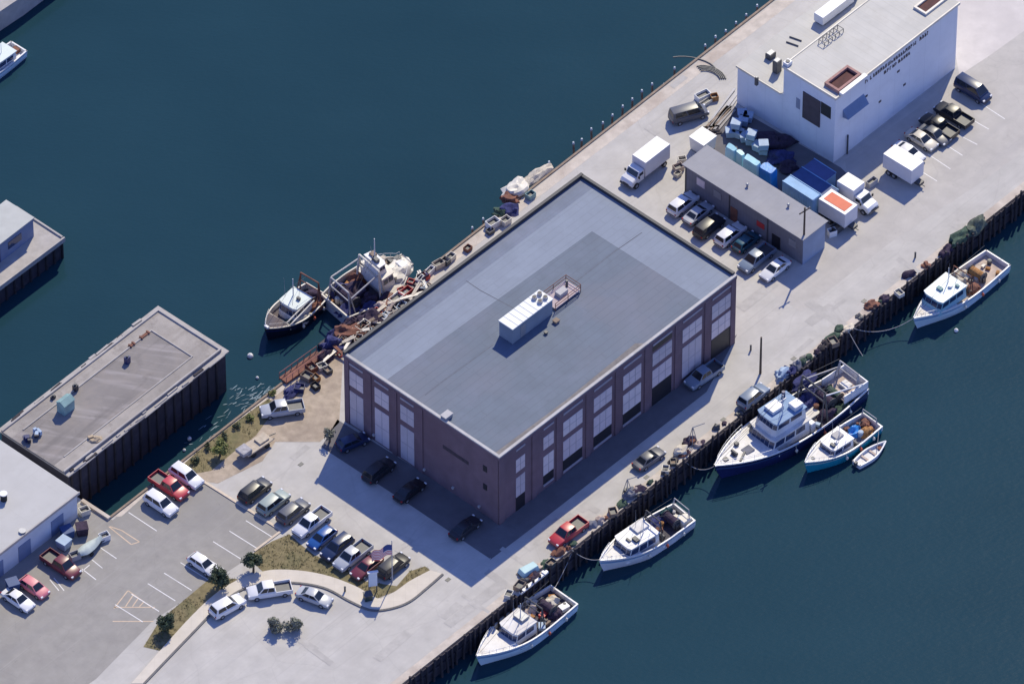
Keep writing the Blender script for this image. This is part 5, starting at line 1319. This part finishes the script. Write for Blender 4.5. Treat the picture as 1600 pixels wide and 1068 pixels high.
b4.drum(.16, 2.2, b4.deckz(.16) + .9, .75, m_net1); b4.winch(.33, 1.0); b4.hatch(.88, 0, .6, .6, .12, m_cream); b4.rails(.80, .97, .6)
b4.part(MB().b2(.3, 1.8, .4, 1.7, b4.deckz(.05), b4.deckz(.05) + 1.2), 'deck_box', m_cream, bevel=.05)
heap_on(b4, .26, -1.2, (1.4, .9, 1.0), m_net5, 'dark indigo net heap on the stern of the lone white boat', 41)
heap_on(b4, .12, -1.5, (.9, .7, 1.2), mat('dark_teal_net', (.02, .07, .08), .9, .3, 2), 'dark teal tarp heap at the stern corner of the lone white boat', 42)

# --- boat cut by the lower edge
b5 = Boat('cluttered white boat with pale blue stern rim at the lower end of the berths', (882, 928), (744, 1024), 5.6, 1.5, 2.4, 1.4, m_bhull, m_white, m_deckd, 0, sw=.86, bul=.8, fore=.66, forem=m_deckw, full=2.1, stripe=m_lblue, name='cluttered_fishing_boat')
c, z = b5.cabin(.42, .68, 3.4, 2.9, 1.9, m_white, m_deckw, m_bglass, rake=.6, nf=3, ns=2)
b5.mast(.5, 0, z, 3.0, .07); b5.gantry(.34, 3.6, b5.deckz(.34), 3.4, m_dgrey); b5.drum(.2, 2.2, b5.deckz(.2) + .9, .75, m_net1); b5.winch(.3, 1.0); b5.rails(.7, .96, .6)
b5.part(MB().b2(.44 * b5.L, .52 * b5.L, -1.0, .6, z, z + .4), 'roof_box', m_grey, bevel=.05)
heap_on(b5, .12, -.6, (1.2, .9, .9), m_net4, 'pale net heap in the stern of the cluttered boat', 51)
heap_on(b5, .31, -1.3, (1.2, .8, 1.0), m_decktan, 'tan gear heap amid the cluttered boat deck', 52)
for i_, (t_, y_, s_, m_, l_) in enumerate(((.26, .3, .9, m_red, 'red crate on the cluttered boat deck'), (.09, 1.3, 1.0, m_white, 'white crate at the stern of the cluttered boat'), (.36, 1.6, .9, m_tote, 'pale blue crate behind the cluttered boat wheelhouse'), (.22, -1.9, .8, m_cream, 'cream crate at the quay side of the cluttered boat'), (.30, 1.5, .7, m_wood, 'brown crate amid the cluttered boat'))):
    w_ = b5.wpos(t_, y_, b5.deckz(t_)); t = thing('crate', l_, 'crate', w_, random.uniform(0, 3))
    MB().b2(-s_ * .6, s_ * .6, -s_ * .45, s_ * .45, .03, s_ * .6).build('box', m_, t, bevel=.03); MB().b2(-s_ * .64, s_ * .64, -s_ * .49, s_ * .49, s_ * .6, s_ * .7).build('lid', m_, t, bevel=.02)
heap_on(b5, .18, 1.2, (1.2, .8, .8), m_net1, 'dark purple net heap by the pale blue stern rim', 53)

# --- pale blue boat at the edge of the picture
b6 = Boat('pale blue hulled boat with white roof moored at the top end of the berths', (1560, 402), (1427, 497), 5.0, 1.5, 2.5, 1.5, m_bhull, m_white, m_decktan, 0, sw=.85, bul=.8, fore=.62, forem=m_deckw, full=2.1, stripe=m_lblue, name='pale_blue_fishing_boat')
c, z = b6.cabin(.50, .82, 3.7, 3.0, 1.8, mat('aqua_cabin_paint', (.28, .50, .58), .4, .06, 1), mat('aqua_white_roof', (.62, .70, .70), .4, .05, 1), m_bglass, rake=.75, nf=2, ns=3)
b6.part(MB().tube((.6 * b6.L, .4, z), (.6 * b6.L, .4, z + .3), .3, n=12), 'radar_dome', m_white); b6.part(MB().b2(.66 * b6.L, .69 * b6.L, -.7, .1, z, z + .3).b2(.55 * b6.L, .57 * b6.L, .8, 1.3, z, z + .3), 'roof_gear', m_tealdk)
b6.mast(.57, -.4, z, 2.6, .07); b6.gantry(.42, 3.8, b6.deckz(.42), 3.4, m_rust, .8, .08); b6.drum(.25, 2.2, b6.deckz(.25) + .9, .75, m_net3); b6.winch(.42, 1.0); b6.rails(.82, .97, .6); b6.hatch(.9, 0, .5, .5, .12, m_cream)
heap_on(b6, .38, 1.2, (1.2, .8, .8), m_rust, 'rust coloured gear heap behind the cabin of the pale blue boat', 61)
heap_on(b6, .33, -1.3, (1.2, .8, .9), m_net4, 'pale net heap on the pale blue boat deck', 62)

# --- trawlers on the basin side of the warehouse
b7 = Boat('black hulled trawler with white wheelhouse tied to the basin quay, its bow toward the slip', (497, 452), (414, 513), 5.0, 1.8, 2.6, 1.7, m_dnavy, m_cream, m_deckd, 0, sw=.8, bul=.9, fore=.72, forem=m_deckd, full=2.2, stripe=m_navy, name='black_trawler', cat='trawler')
c, z = b7.cabin(.28, .62, 3.2, 2.8, 2.4, m_white, mat('pale_mint_roof', (.56, .62, .58), .5, .06, 1), m_bglass, rake=.5, nf=3, ns=2)
b7.mast(.4, -.6, z, 3.0, .09); b7.part(MB().b2(.4 * b7.L, .43 * b7.L, .2, .7, z, z + .4), 'roof_box', m_dgrey)
q = MB()
for y in (1.5, 2.1): q.tube((.30 * b7.L, y, b7.sh(.3) + 1.6), (.78 * b7.L, y + .3, b7.sh(.78) + .8), .11, n=8)
b7.part(q, 'boom', m_cream); b7.gantry(.14, 3.8, b7.deckz(.14), 4.2, m_rust); b7.drum(.22, 2.2, b7.deckz(.2) + .9, .8, m_net1); b7.winch(.7, .6); b7.rails(.74, .96, .7, m=m_cream)
b7.part(MB().b2(.955 * b7.L, .985 * b7.L, -.3, .4, b7.sh(.97), b7.sh(.97) + .3), 'bow_fitting', m_white)
heap_on(b7, .66, 1.0, (1.0, .7, .6), m_net2, 'dark green net heap behind the black trawler bow', 71)
b8 = Boat('white trawler with a broad rounded bow moored ahead of the black one', (523, 478), (637, 404), 7.4, 2.2, 3.0, 2.0, m_whull, m_cream, m_deckd, 0, sw=.76, bul=1.0, fore=.52, forem=m_cream, full=3.0, stripe=None, name='white_trawler', cat='trawler', bow0=.33)
c, z = b8.cabin(.50, .72, 4.6, 4.0, 2.2, m_white, m_cream, m_bglass, rake=.5, nf=3, ns=2)
c, z = b8.cabin(.51, .64, 3.2, 2.8, 1.6, m_white, m_white, m_bglass, rake=.4, z=z, nf=3, ns=2, name='bridge')
b8.mast(.57, .3, z, 3.4, .1); b8.part(MB().b2(.52 * b8.L, .57 * b8.L, -.8, .2, z, z + .5), 'roof_box', m_dgrey, bevel=.05)
b8.part(MB().b2(.55 * b8.L, .61 * b8.L, .4, 1.2, z, z + .3), 'roof_gear', m_wood); b8.gantry(.46, 5.0, b8.deckz(.46), 5.0, m_cream, 1.0, .15); b8.gantry(.06, 4.6, b8.deckz(.06), 4.2, m_cope, 1.0, .12)
b8.part(MB().tube((.46 * b8.L, -2.0, b8.deckz(.4) + 4.4), (.08 * b8.L, -2.3, b8.deckz(.1) + 3.4), .12, n=8), 'boom', m_cope); b8.part(MB().tube((.46 * b8.L, 2.0, b8.deckz(.4) + 4.4), (.12 * b8.L, 2.5, b8.deckz(.1) + 3.4), .12, n=8), 'boom', m_cream)
b8.drum(.18, 3.2, b8.deckz(.18) + 1.1, 1.0, m_net1); b8.winch(.36, 1.4); b8.winch(.36, -1.4); b8.rails(.55, .97, .8)
for t_, y_, m_ in ((.78, 1.6, m_wood), (.80, -1.5, m_dgrey), (.74, 2.2, m_cream), (.92, 1.0, m_dgrey)): b8.hatch(t_, y_, .9, .8, .35, m_)
b8.part(MB().b2(.84 * b8.L, .92 * b8.L, -1.2, .2, b8.sh(.88), b8.sh(.88) + .7), 'deck_locker', m_white, bevel=.1)
b8.part(MB().b2(.82 * b8.L, .86 * b8.L, .8, 1.6, b8.sh(.84), b8.sh(.84) + .4), 'deck_gear', m_dgrey)
heap_on(b8, .30, .8, (2.0, 1.5, 1.4), m_net1, 'big purple brown net heap filling the white trawler deck', 81)
heap_on(b8, .10, -1.2, (1.6, 1.2, 1.0), m_net5, 'indigo net heap at the white trawler stern', 82)
heap_on(b8, .38, -1.6, (1.5, 1.0, 1.0), m_net1, 'purple net heap on the water side of the white trawler deck', 83)

# --- cruiser in the top corner
heap_on(b8, .80, -.6, (2.3, 1.9, 1.0), m_cream, 'broad cream canvas heap over the rounded foredeck of the white trawler', 84)
heap_on(b8, .69, 2.1, (1.6, .9, 1.6), m_net4, 'pale net heap beside the white trawler wheelhouse', 85)
heap_on(b8, .45, 2.2, (1.4, .9, 1.2), m_rust, 'rust coloured gear heap at the quay side of the white trawler', 86)
heap_on(b8, .22, 1.9, (1.6, 1.0, 1.3), m_net5, 'indigo net heap bulging over the white trawler side', 87)
heap_on(b7, .10, .3, (1.4, 1.3, 1.2), m_net1, 'purple brown net heap filling the black trawler stern', 72)
heap_on(b7, .22, 1.6, (1.2, .7, 1.0), m_rust, 'rust coloured gear heap beside the black trawler wheelhouse', 73)
heap_on(b7, .48, 1.9, (1.4, .6, .9), m_net4, 'pale rope heap along the black trawler side', 74)
b9 = Boat('white cabin cruiser with blue trim moored below the pier corner', (30, 72), (-62, 136), 3.4, 1.2, 1.8, 1.2, m_bhull, m_white, m_deckw, 0, sw=.86, bul=.6, fore=.5, forem=m_deckw, full=2.0, stripe=m_lblue, name='cabin_cruiser', cat='cruiser')
c, z = b9.cabin(.16, .62, 2.6, 2.0, 1.7, m_white, mat('mint_white_roof', (.56, .64, .62), .5, .05, 1), m_bglass, rake=.5, nf=2, ns=3)
b9.mast(.3, 0, z, 1.6, .05); b9.part(MB().b2(.3, 1.0, -.5, .5, b9.deckz(.05), b9.deckz(.05) + .6), 'stern_seat', m_rust, bevel=.05); b9.rails(.6, .95, .5)

# aerials, hung fenders, deck gear, stays on every working boat
for b_, zc in ((b1, 6.4), (b2, 3.4), (b4, 3.8), (b5, 3.8), (b6, 3.8), (b7, 4.6), (b8, 5.2)):
    L_b = b_.L
    for k in range(3): b_.part(MB().tube((L_b * (.46 + .06 * k), (-1) ** k * .9, zc - .6), (L_b * (.45 + .06 * k), (-1) ** k * 1.1, zc + random.uniform(1.6, 3.0)), .03, .012, 5), 'aerial', m_cope)
    for k in range(3):
        t_ = .16 + .2 * k; q = MB(); blob(q, (t_ * L_b, b_.hb(t_) + .2, b_.sh(t_) * .55), (.2, .2, .3), rough=0, seg=8, rings=6); q.tube((t_ * L_b, b_.hb(t_) + .1, b_.sh(t_) * .55 + .25), (t_ * L_b, b_.hb(t_), b_.sh(t_) + .05), .03, n=5)
        b_.part(q, 'fender', m_orange if k == 1 else m_cream)
    for sg in (-1, 1): b_.part(MB().path([(L_b * .52, 0, zc + 1.6), (L_b * .05, sg * b_.hb(.05) * .8, b_.sh(.05) + 1.6)], .02, 5), 'rigging', m_dgrey)
    b_.part(MB().path([(L_b * .52, 0, zc + 1.6), (L_b * .96, 0, b_.sh(.96) + .2)], .02, 5), 'rigging', m_dgrey)
    for k in range(7):
        t_ = random.uniform(.06, min(.36, b_.fore - .1)); y_ = random.uniform(-.75, .75) * b_.hb(t_); z_ = b_.deckz(t_); s_ = random.uniform(.25, .55)
        m_ = random.choice((m_rust, m_cope, m_cream, m_dgrey, m_net3, m_tote, m_wood))
        q = MB()
        if k % 3 == 0: q.tube((t_ * L_b, y_, z_), (t_ * L_b, y_, z_ + s_ * 1.6), s_ * .7, n=10); q.tube((t_ * L_b, y_, z_ + s_ * 1.6), (t_ * L_b, y_, z_ + s_ * 1.7), s_ * .5, n=10)
        else: q.box((t_ * L_b, y_, z_ + s_ * .5), (s_ * 1.6, s_ * 1.1, s_), random.uniform(0, 3))
        b_.part(q, 'deck_gear', m_, bevel=.03)
# mooring lines
def line(a, c, sag, label, r=.05):
    a, c = Vector(a), Vector(c); n = 12
    pts = [a.lerp(c, i / n) - Vector((0, 0, sag * 4 * (i / n) * (1 - i / n))) for i in range(n + 1)]
    o = MB().path([p - a for p in pts], r, 6).build('mooring_line', m_rope); o.location = a
    return tag(o, label, 'rope')
line(P(1331, 512, .1), b6.wpos(.97, 0, b6.sh(.97)), 1.6, 'slack mooring rope from the quay to the pale blue boat bow')
line(P(1325, 516, .1), P(1348, 556, -1.6), .1, 'taut rope hanging off the quay toward the navy trawler stern')
line(P(1066, 716, .1), b1.wpos(.97, 0, b1.sh(.97)), 1.6, 'slack mooring rope at the navy trawler bow')
line(P(893, 858, .1), b4.wpos(.97, 0, b4.sh(.97)), .8, 'mooring rope from the quay to the lone white boat bow')
line(P(895, 860, -.2), b5.wpos(.03, -1.5, b5.sh(0)), .3, 'pale rope hanging from the quay to the cluttered boat stern')
line(b2.wpos(.05, 1.7, b2.sh(.05)), b3.wpos(.5, -.9, .6), .1, 'short line tying the skiff to the teal boat', .03)
# churned foam in the slip mouth
fo_ = MB()
for i in range(90):
    t = random.random(); px, py = 300 + 130 * t + random.uniform(-14, 14), 694 - 92 * t + random.uniform(-16, 10)
    if random.random() < .35: px, py = random.uniform(360, 425), random.uniform(600, 632)
    p = P(px, py, ZW); a = R(U_) + random.uniform(-.7, .4); l, w_ = random.uniform(.3, 1.5), random.uniform(.025, .08)
    pts = []
    for k in range(10):
        th = 2 * math.pi * k / 10; x = math.cos(th) * l / 2 * random.uniform(.7, 1.1); y = math.sin(th) * w_ * random.uniform(.6, 1.2)
        pts.append((p.x + x * math.cos(a) - y * math.sin(a), p.y + x * math.sin(a) + y * math.cos(a)))
    fo_.sheet(pts, ZW + .02 + .0005 * i)
tag(fo_.build('foam', mat('sea_foam', (.13, .21, .27), .6, .2, 2)), 'thin foam drifting on the slip water', 'foam', kind='stuff')
# fenders floats
for px, py, z, r, lab in ((1069, 826, -2.9, .38, 'white round buoy hung at the lone boat stern'), (1037, 852, -2.9, .36, 'white round buoy hung amidships on the lone boat'), (391, 556, ZW + .1, .42, 'white ball drawn for a sun glint in the slip mouth'), (1494, 516, ZW + .1, .3, 'small white buoy floating below the pale blue boat'), (296, 685, ZW + .1, .3, 'white float adrift at the slip kerb'), (288, 703, ZW + .1, .22, 'tiny white float near the parking end of the slip'), (402, 590, ZW + .1, .22, 'tiny white float near the slip mouth')):  # the large slip mouth ball stands for a sun glint on the water
    q = MB(); blob(q, (0, 0, 0), (r, r, r), rough=0, seg=12, rings=8); q.tube((0, 0, r * .9), (0, 0, r * 1.25), .05, n=6)
    o = tag(q.build('buoy', m_white, smooth=60), lab, 'buoy'); o.location = P(px, py, z)

# ------------------------------------------------------------------ gear on the basin quay beside the warehouse
QP = lambda px, py: P(px, py, 0)
tarp_heap(806, 292, (2.2, 1.4, 1.3), m_cream, 'big cream canvas heap on the basin quay above the warehouse', 91, R(U_), 'canvas_heap', 'canvas heap')
tarp_heap(842, 270, (2.6, .9, .9), m_net4, 'long pale canvas heap on the quay kerb past the cream one', 92, R(U_), 'canvas_heap', 'canvas heap')
tarp_heap(826, 282, (1.2, .7, .7), m_net4, 'small pale canvas heap between two bigger ones on the quay', 93, R(U_), 'canvas_heap', 'canvas heap')
net_heap(QP(798, 311), (1.4, 1.0, .8), m_rust, 'rust brown net heap on the quay below the cream canvas', 94)
net_heap(QP(794, 330), (1.5, 1.0, .9), m_net5, 'indigo net heap on the quay near the white bins', 95)
net_heap(QP(782, 332), (1.0, .8, .6), m_net2, 'green net heap at the basin kerb', 96)
for i, (px, py, s, m, lab) in enumerate(((770, 349, (1.7, 1.2, 1.0), m_white, 'white bin on the basin quay beside the indigo net'), (790, 345, (1.3, 1.0, .9), m_cream, 'cream bin on the basin quay against the warehouse'), (766, 361, (1.0, .8, .6), m_dgrey, 'dark bin below the white bin on the basin quay'), (829, 305, (1.2, .9, .8), m_tealdk, 'teal bin on the basin quay beside the warehouse parapet'),
    (731, 388, (1.0, .8, .6), m_rust, 'lone rusty bin on the bare stretch of basin quay'), (704, 402, (1.3, .9, .8), m_cream, 'cream bin in the row of three bins on the basin quay'), (697, 408, (.8, 1.0, .9), m_dgrey, 'black bin in the row of three bins on the basin quay'), (685, 413, (1.5, 1.0, .9), m_net4, 'pale bin ending the row of three bins on the basin quay'),
    (671, 424, (1.6, .7, .8), m_white, 'white trough on the quay next to the rounded trawler bow'), (662, 432, (1.2, .9, .9), m_net1, 'dark purple bin beside the white trough'), (657, 437, (1.2, .5, .9), m_deckw, 'pale upright box by the rounded trawler bow'))):
    crate(px, py, 0, s, R(U_ + random.uniform(-15, 15)), m, lab)
GRP = 'loose crates along the basin quay by the trawlers'
cols = [('white', m_white), ('red', m_red), ('cream', m_cream), ('rust brown', m_rust), ('dark grey', m_dgrey), ('pale blue', m_tote), ('tan', m_decktan), ('black', m_black), ('dark purple', m_net1)]
edge = lambda u: (512 + 154 * u, 545 - 120 * u)
for i in range(78):
    u = random.random(); ex, ey = edge(u)
    px, py = ex + random.uniform(-6, 10), ey + random.uniform(-1, 24)
    nm, m = random.choice(cols)
    s = random.uniform(.4, .95)
    crate(px, py, 0, (s * random.uniform(1, 1.7), s, s * random.uniform(.5, .9)), random.uniform(0, 3), m, '%s crate in the jumble of gear on the basin quay beside the trawlers' % nm, GRP + ', ' + nm)
for i in range(16):
    u = (i + random.random()) / 16; ex, ey = edge(u); px, py = ex + random.uniform(-4, 8), ey + random.uniform(2, 20)
    nm, m = random.choice([('brown', m_wood), ('cream', m_cream), ('rust brown', m_rust), ('pale', m_net4)])
    p = P(px, py, .5); ln = random.uniform(2.0, 4.2)
    o = tag(MB().box((0, 0, 0), (ln, .22, .1)).box((.1, .2, .02), (ln * .9, .2, .1), .06).build('loose_planks', m), '%s planks thrown over the crates on the basin quay by the trawlers' % nm, 'planks', 'loose planks on the basin quay, ' + nm)
    o.location = (p.x, p.y, random.uniform(.45, .95)); o.rotation_euler = (random.uniform(-.1, .1), random.uniform(-.16, .16), random.uniform(0, 3.1))
crate(634, 457, 0, (1.8, 1.0, .9), R(U_), m_red, 'biggest bright red crate on the basin quay near the white trawler bow')
crate(619, 467, 0, (2.0, 1.1, .9), R(U_), m_white, 'long white bin beside the biggest red crate')
crate(567, 510, 0, (1.9, 1.1, .9), R(U_), m_cream, 'cream bin among the rust brown gear on the basin quay')
net_heap(QP(545, 520), (1.8, 1.2, 1.0), m_rust, 'rust brown net heap at the warehouse corner of the basin quay', 97)
net_heap(QP(580, 498), (1.7, 1.2, 1.0), m_net1, 'purple net heap midway along the crowded quay', 98)
net_heap(QP(520, 540), (1.4, 1.1, 1.3), m_net5, 'indigo net heap right at the warehouse corner', 99)
net_heap(QP(603, 480), (1.5, 1.0, .8), m_decktan, 'tan net heap beside the long white bin', 100)
# float raft between the trawlers and the quay, heaped with dark nets
rp = P(560, 504, ZW + .5); rft = thing('work_float', 'dark work float between the trawlers and the quay', 'float', (rp.x, rp.y, ZW), R(U_))
MB().b2(-6.5, 6.5, -1.1, 1.1, -.3, .7).build('deck', m_deckd, rft, bevel=.05)
MB().b2(-6.5, 6.5, -1.25, -1.1, .0, .5).b2(-6.5, 6.5, 1.1, 1.25, .0, .5).build('fender_beam', m_dwood, rft)
ru = Vector((math.cos(R(U_)), math.sin(R(U_)), 0)); rv = Vector((-ru.y, ru.x, 0))
for i, (a, c_, r, m, lab) in enumerate(((-4.6, 0, (1.7, .9, 1.5), m_net5, 'indigo net heap at the slip end of the work float'), (-1.5, 0, (1.8, .95, 1.8), m_net1, 'tall purple net heap in the middle of the work float'), (1.8, 0, (1.7, .95, 1.6), m_net5, 'indigo net heap beside the tall purple one on the float'), (5.0, 0, (1.5, .9, 1.4), m_net1, 'purple net heap at the far end of the work float'))):
    net_heap(rp * 1 + ru * a + rv * c_ + Vector((0, 0, ZW + .7 - rp.z)), r, m, lab, 110 + i, R(U_))
# rust red handrail platform at the slip corner
a, c = P(442, 594, .4), P(500, 552, .4); d = c - a
rp_ = thing('loading_ramp', 'rust red timber ramp with rail along the quay at the slip corner', 'ramp', (a.x, a.y, 0), math.atan2(d.y, d.x))
MB().b2(0, d.length, -.7, .7, .25, .45).build('deck', m_rust, rp_)
q = MB()
for i in range(7):
    for y in (-.65, .65): q.tube((d.length * i / 6, y, .0), (d.length * i / 6, y, 1.3), .05, n=6)
for y in (-.65, .65): q.path([(0, y, 1.3), (d.length, y, 1.3)], .05)
q.build('railing', mat('dull_red_rail', (.30, .12, .11), .8, .2, 2), rp_)
for i, (px, py, m, s, lab) in enumerate(((480, 588, m_wood, 1.2, 'brown crate on the dirt by the red ramp'), (493, 590, m_net3, .9, 'orange brown crate on the dirt by the red ramp'), (493, 603, m_black, .9, 'black crate alone on the dirt below the red ramp'), (503, 572, m_cream, 1.0, 'cream crate at the warehouse corner by the red ramp'), (512, 578, m_dgrey, .9, 'grey crate at the warehouse corner by the red ramp'), (468, 606, m_navy, 1.1, 'navy crate under the shade of the red ramp'), (487, 574, m_rust, 1.1, 'rusty crate on top of the ramp side gear'))):
    crate(px, py, 0, (s * 1.2, s, s * .7), random.uniform(0, 3), m, lab)
net_heap(QP(458, 612), (1.7, .8, .7), m_net5, 'indigo net heap along the foot of the red ramp', 120, R(U_))
net_heap(QP(509, 560), (1.3, .9, 1.0), m_net1, 'purple net heap between the ramp and the warehouse', 121, R(U_))

# gear on the berth quay edge
for i, (px, py, r, m, lab) in enumerate(((1063, 705, (1.1, .8, .9), m_net4, 'pale gear heap at the quay rim beside the navy trawler bow'), (1077, 688, (1.0, .7, .8), m_net1, 'purple gear heap above the pale one at the trawler bow'), (986, 772, (1.0, .8, 1.0), m_deckg, 'grey gear heap at the quay rim above the lone white boat'), (1222, 585, (1.2, .8, .9), m_tote, 'pale blue gear heap at the quay rim beside the trawler stern'), (1233, 580, (.9, .7, .8), m_net5, 'indigo gear heap at the quay rim behind the blue grey SUV'), (1256, 596, (2.0, 1.0, .9), m_net5, 'long indigo net heap hanging at the quay rim by the trawler'), (1500, 372, (2.2, 1.0, 1.1), m_net2, 'green net heap at the quay rim above the pale blue boat'), (1524, 354, (1.8, 1.0, 1.2), mat('grey_green_net', (.10, .12, .09), .9, .4, 2), 'grey green net heap at the top end of the quay rim'), (1478, 392, (1.2, .7, .8), m_net1, 'dark purple net heap at the quay rim by the pale blue boat'), (938, 812, (.8, .6, .6), m_decktan, 'tan gear heap at the quay rim near the red pickup'), (1325, 512, (1.0, .6, .5), m_net4, 'pale rope heap at the quay rim where ropes meet'))):
    net_heap(P(px, py, .2), r, m, lab, 130 + i, R(U_)).location.z = 0
for i_, (px, py, s_, m_, l_) in enumerate(((861, 880, 1.0, m_dgrey, 'dark crate on the quay rim between the teal skiff and the red pickup'), (812, 915, 1.1, m_wood, 'brown crate on the quay rim below the gangway'), (795, 928, .9, m_cream, 'cream crate on the quay rim, lowest of the gangway gear'), (1040, 733, .9, m_cream, 'cream crate on the quay rim beyond the grey sedan'), (1052, 722, .8, m_dgrey, 'dark crate on the quay rim beyond the grey sedan'), (958, 800, 1.0, m_wood, 'brown crate on the quay rim above the lone white boat'), (1302, 534, 1.1, m_wood, 'brown crate on the quay rim where ropes are tied'), (1405, 458, .9, m_cream, 'cream crate on the quay rim above the rope bight'))):
    crate(px, py, 0, (s_ * 1.3, s_, s_ * .7), R(U_) + .2 * i_, m_, l_)
gr_ = random.Random(12)
for i_ in range(46):
    u = gr_.random(); px, py = 760 + 770 * u, 962 - 610 * u
    q = P(px, py, 0) - EDGE_V * gr_.uniform(.1, .9); kn, m_ = gr_.choice((('dark', m_dwood), ('purple', m_net1), ('rust brown', m_rust), ('grey', m_deckg), ('tan', m_decktan), ('dark', m_dgrey), ('green', m_net2)))
    r_ = gr_.uniform(.3, .75)
    net_heap(Vector((q.x, q.y, 0)), (r_ * gr_.uniform(1, 1.9), r_, r_ * gr_.uniform(.6, 1.2)), m_, 'small %s heap of rope and fishing gear on the berth quay rim' % kn, 200 + i_, R(U_) + gr_.uniform(-.3, .3), 'gear heap', 'gear_heap', 10, 5)['group'] = 'small gear heaps along the berth quay rim, ' + kn
p = P(1082, 692, 0); t = thing('quay_hoist', 'small steel hoist frame on the quay beside the navy trawler bow', 'hoist', (p.x, p.y, 0), R(U_))
q = MB(); 
for x in (-.5, .5): q.tube((x, -.4, 0), (0, 0, 3.0), .05, n=6); q.tube((x, .4, 0), (0, 0, 3.0), .05, n=6)
q.build('frame', m_grey, t); MB().tube((0, 0, 2.9), (1.3, -.9, 3.3), .06, n=6).build('jib', m_grey, t); MB().b2(-.3, .3, -.3, .3, .1, .6).build('motor_box', m_rust, t)
p = P(980, 770, 0); t = thing('quay_hoist', 'small steel hoist frame on the quay above the lone white boat', 'hoist', (p.x, p.y, 0), R(U_))
q = MB()
for x in (-.5, .5): q.tube((x, -.4, 0), (0, 0, 2.6), .05, n=6); q.tube((x, .4, 0), (0, 0, 2.6), .05, n=6)
q.build('frame', m_grey, t); MB().tube((0, 0, 2.5), (1.1, -.9, 2.9), .06, n=6).build('jib', m_grey, t); MB().b2(-.35, .35, -.35, .35, .1, .7).build('motor_box', m_dgrey, t)

# ------------------------------------------------------------------ light
SUN_EL, SUN_AZ = R(47), R(18)      # azimuth from +Y towards +X
sd = bpy.data.lights.new('sun', 'SUN'); sd.energy = 4.1; sd.angle = R(.5); sd.color = (1.0, .905, .69)
so = bpy.data.objects.new('sun', sd); COL.objects.link(so)
sv = Vector((math.sin(SUN_AZ) * math.cos(SUN_EL), math.cos(SUN_AZ) * math.cos(SUN_EL), math.sin(SUN_EL)))
so.rotation_euler = sv.to_track_quat('Z', 'Y').to_euler()
so.location = sv * 200
w = bpy.data.worlds.new('World'); sc.world = w; w.use_nodes = True
nt = w.node_tree; bg = nt.nodes['Background']; sky = nt.nodes.new('ShaderNodeTexSky')
sky.sky_type = 'NISHITA'; sky.sun_disc = False; sky.sun_elevation = SUN_EL; sky.sun_rotation = SUN_AZ
sky.air_density = 1.0; sky.ozone_density = 6.0; sky.dust_density = 0.0
tn = nt.nodes.new('ShaderNodeMix'); tn.data_type = 'RGBA'; tn.blend_type = 'MULTIPLY'; tn.inputs[0].default_value = 1.0
tn.inputs[7].default_value = (.98, .87, 1.20, 1)     # a deep clear-day blue
nt.links.new(sky.outputs[0], tn.inputs[6]); nt.links.new(tn.outputs[2], bg.inputs[0]); bg.inputs[1].default_value = .15
sc.view_settings.view_transform = 'Standard'; sc.view_settings.look = 'None'
sc.view_settings.exposure = .18; sc.view_settings.gamma = 1
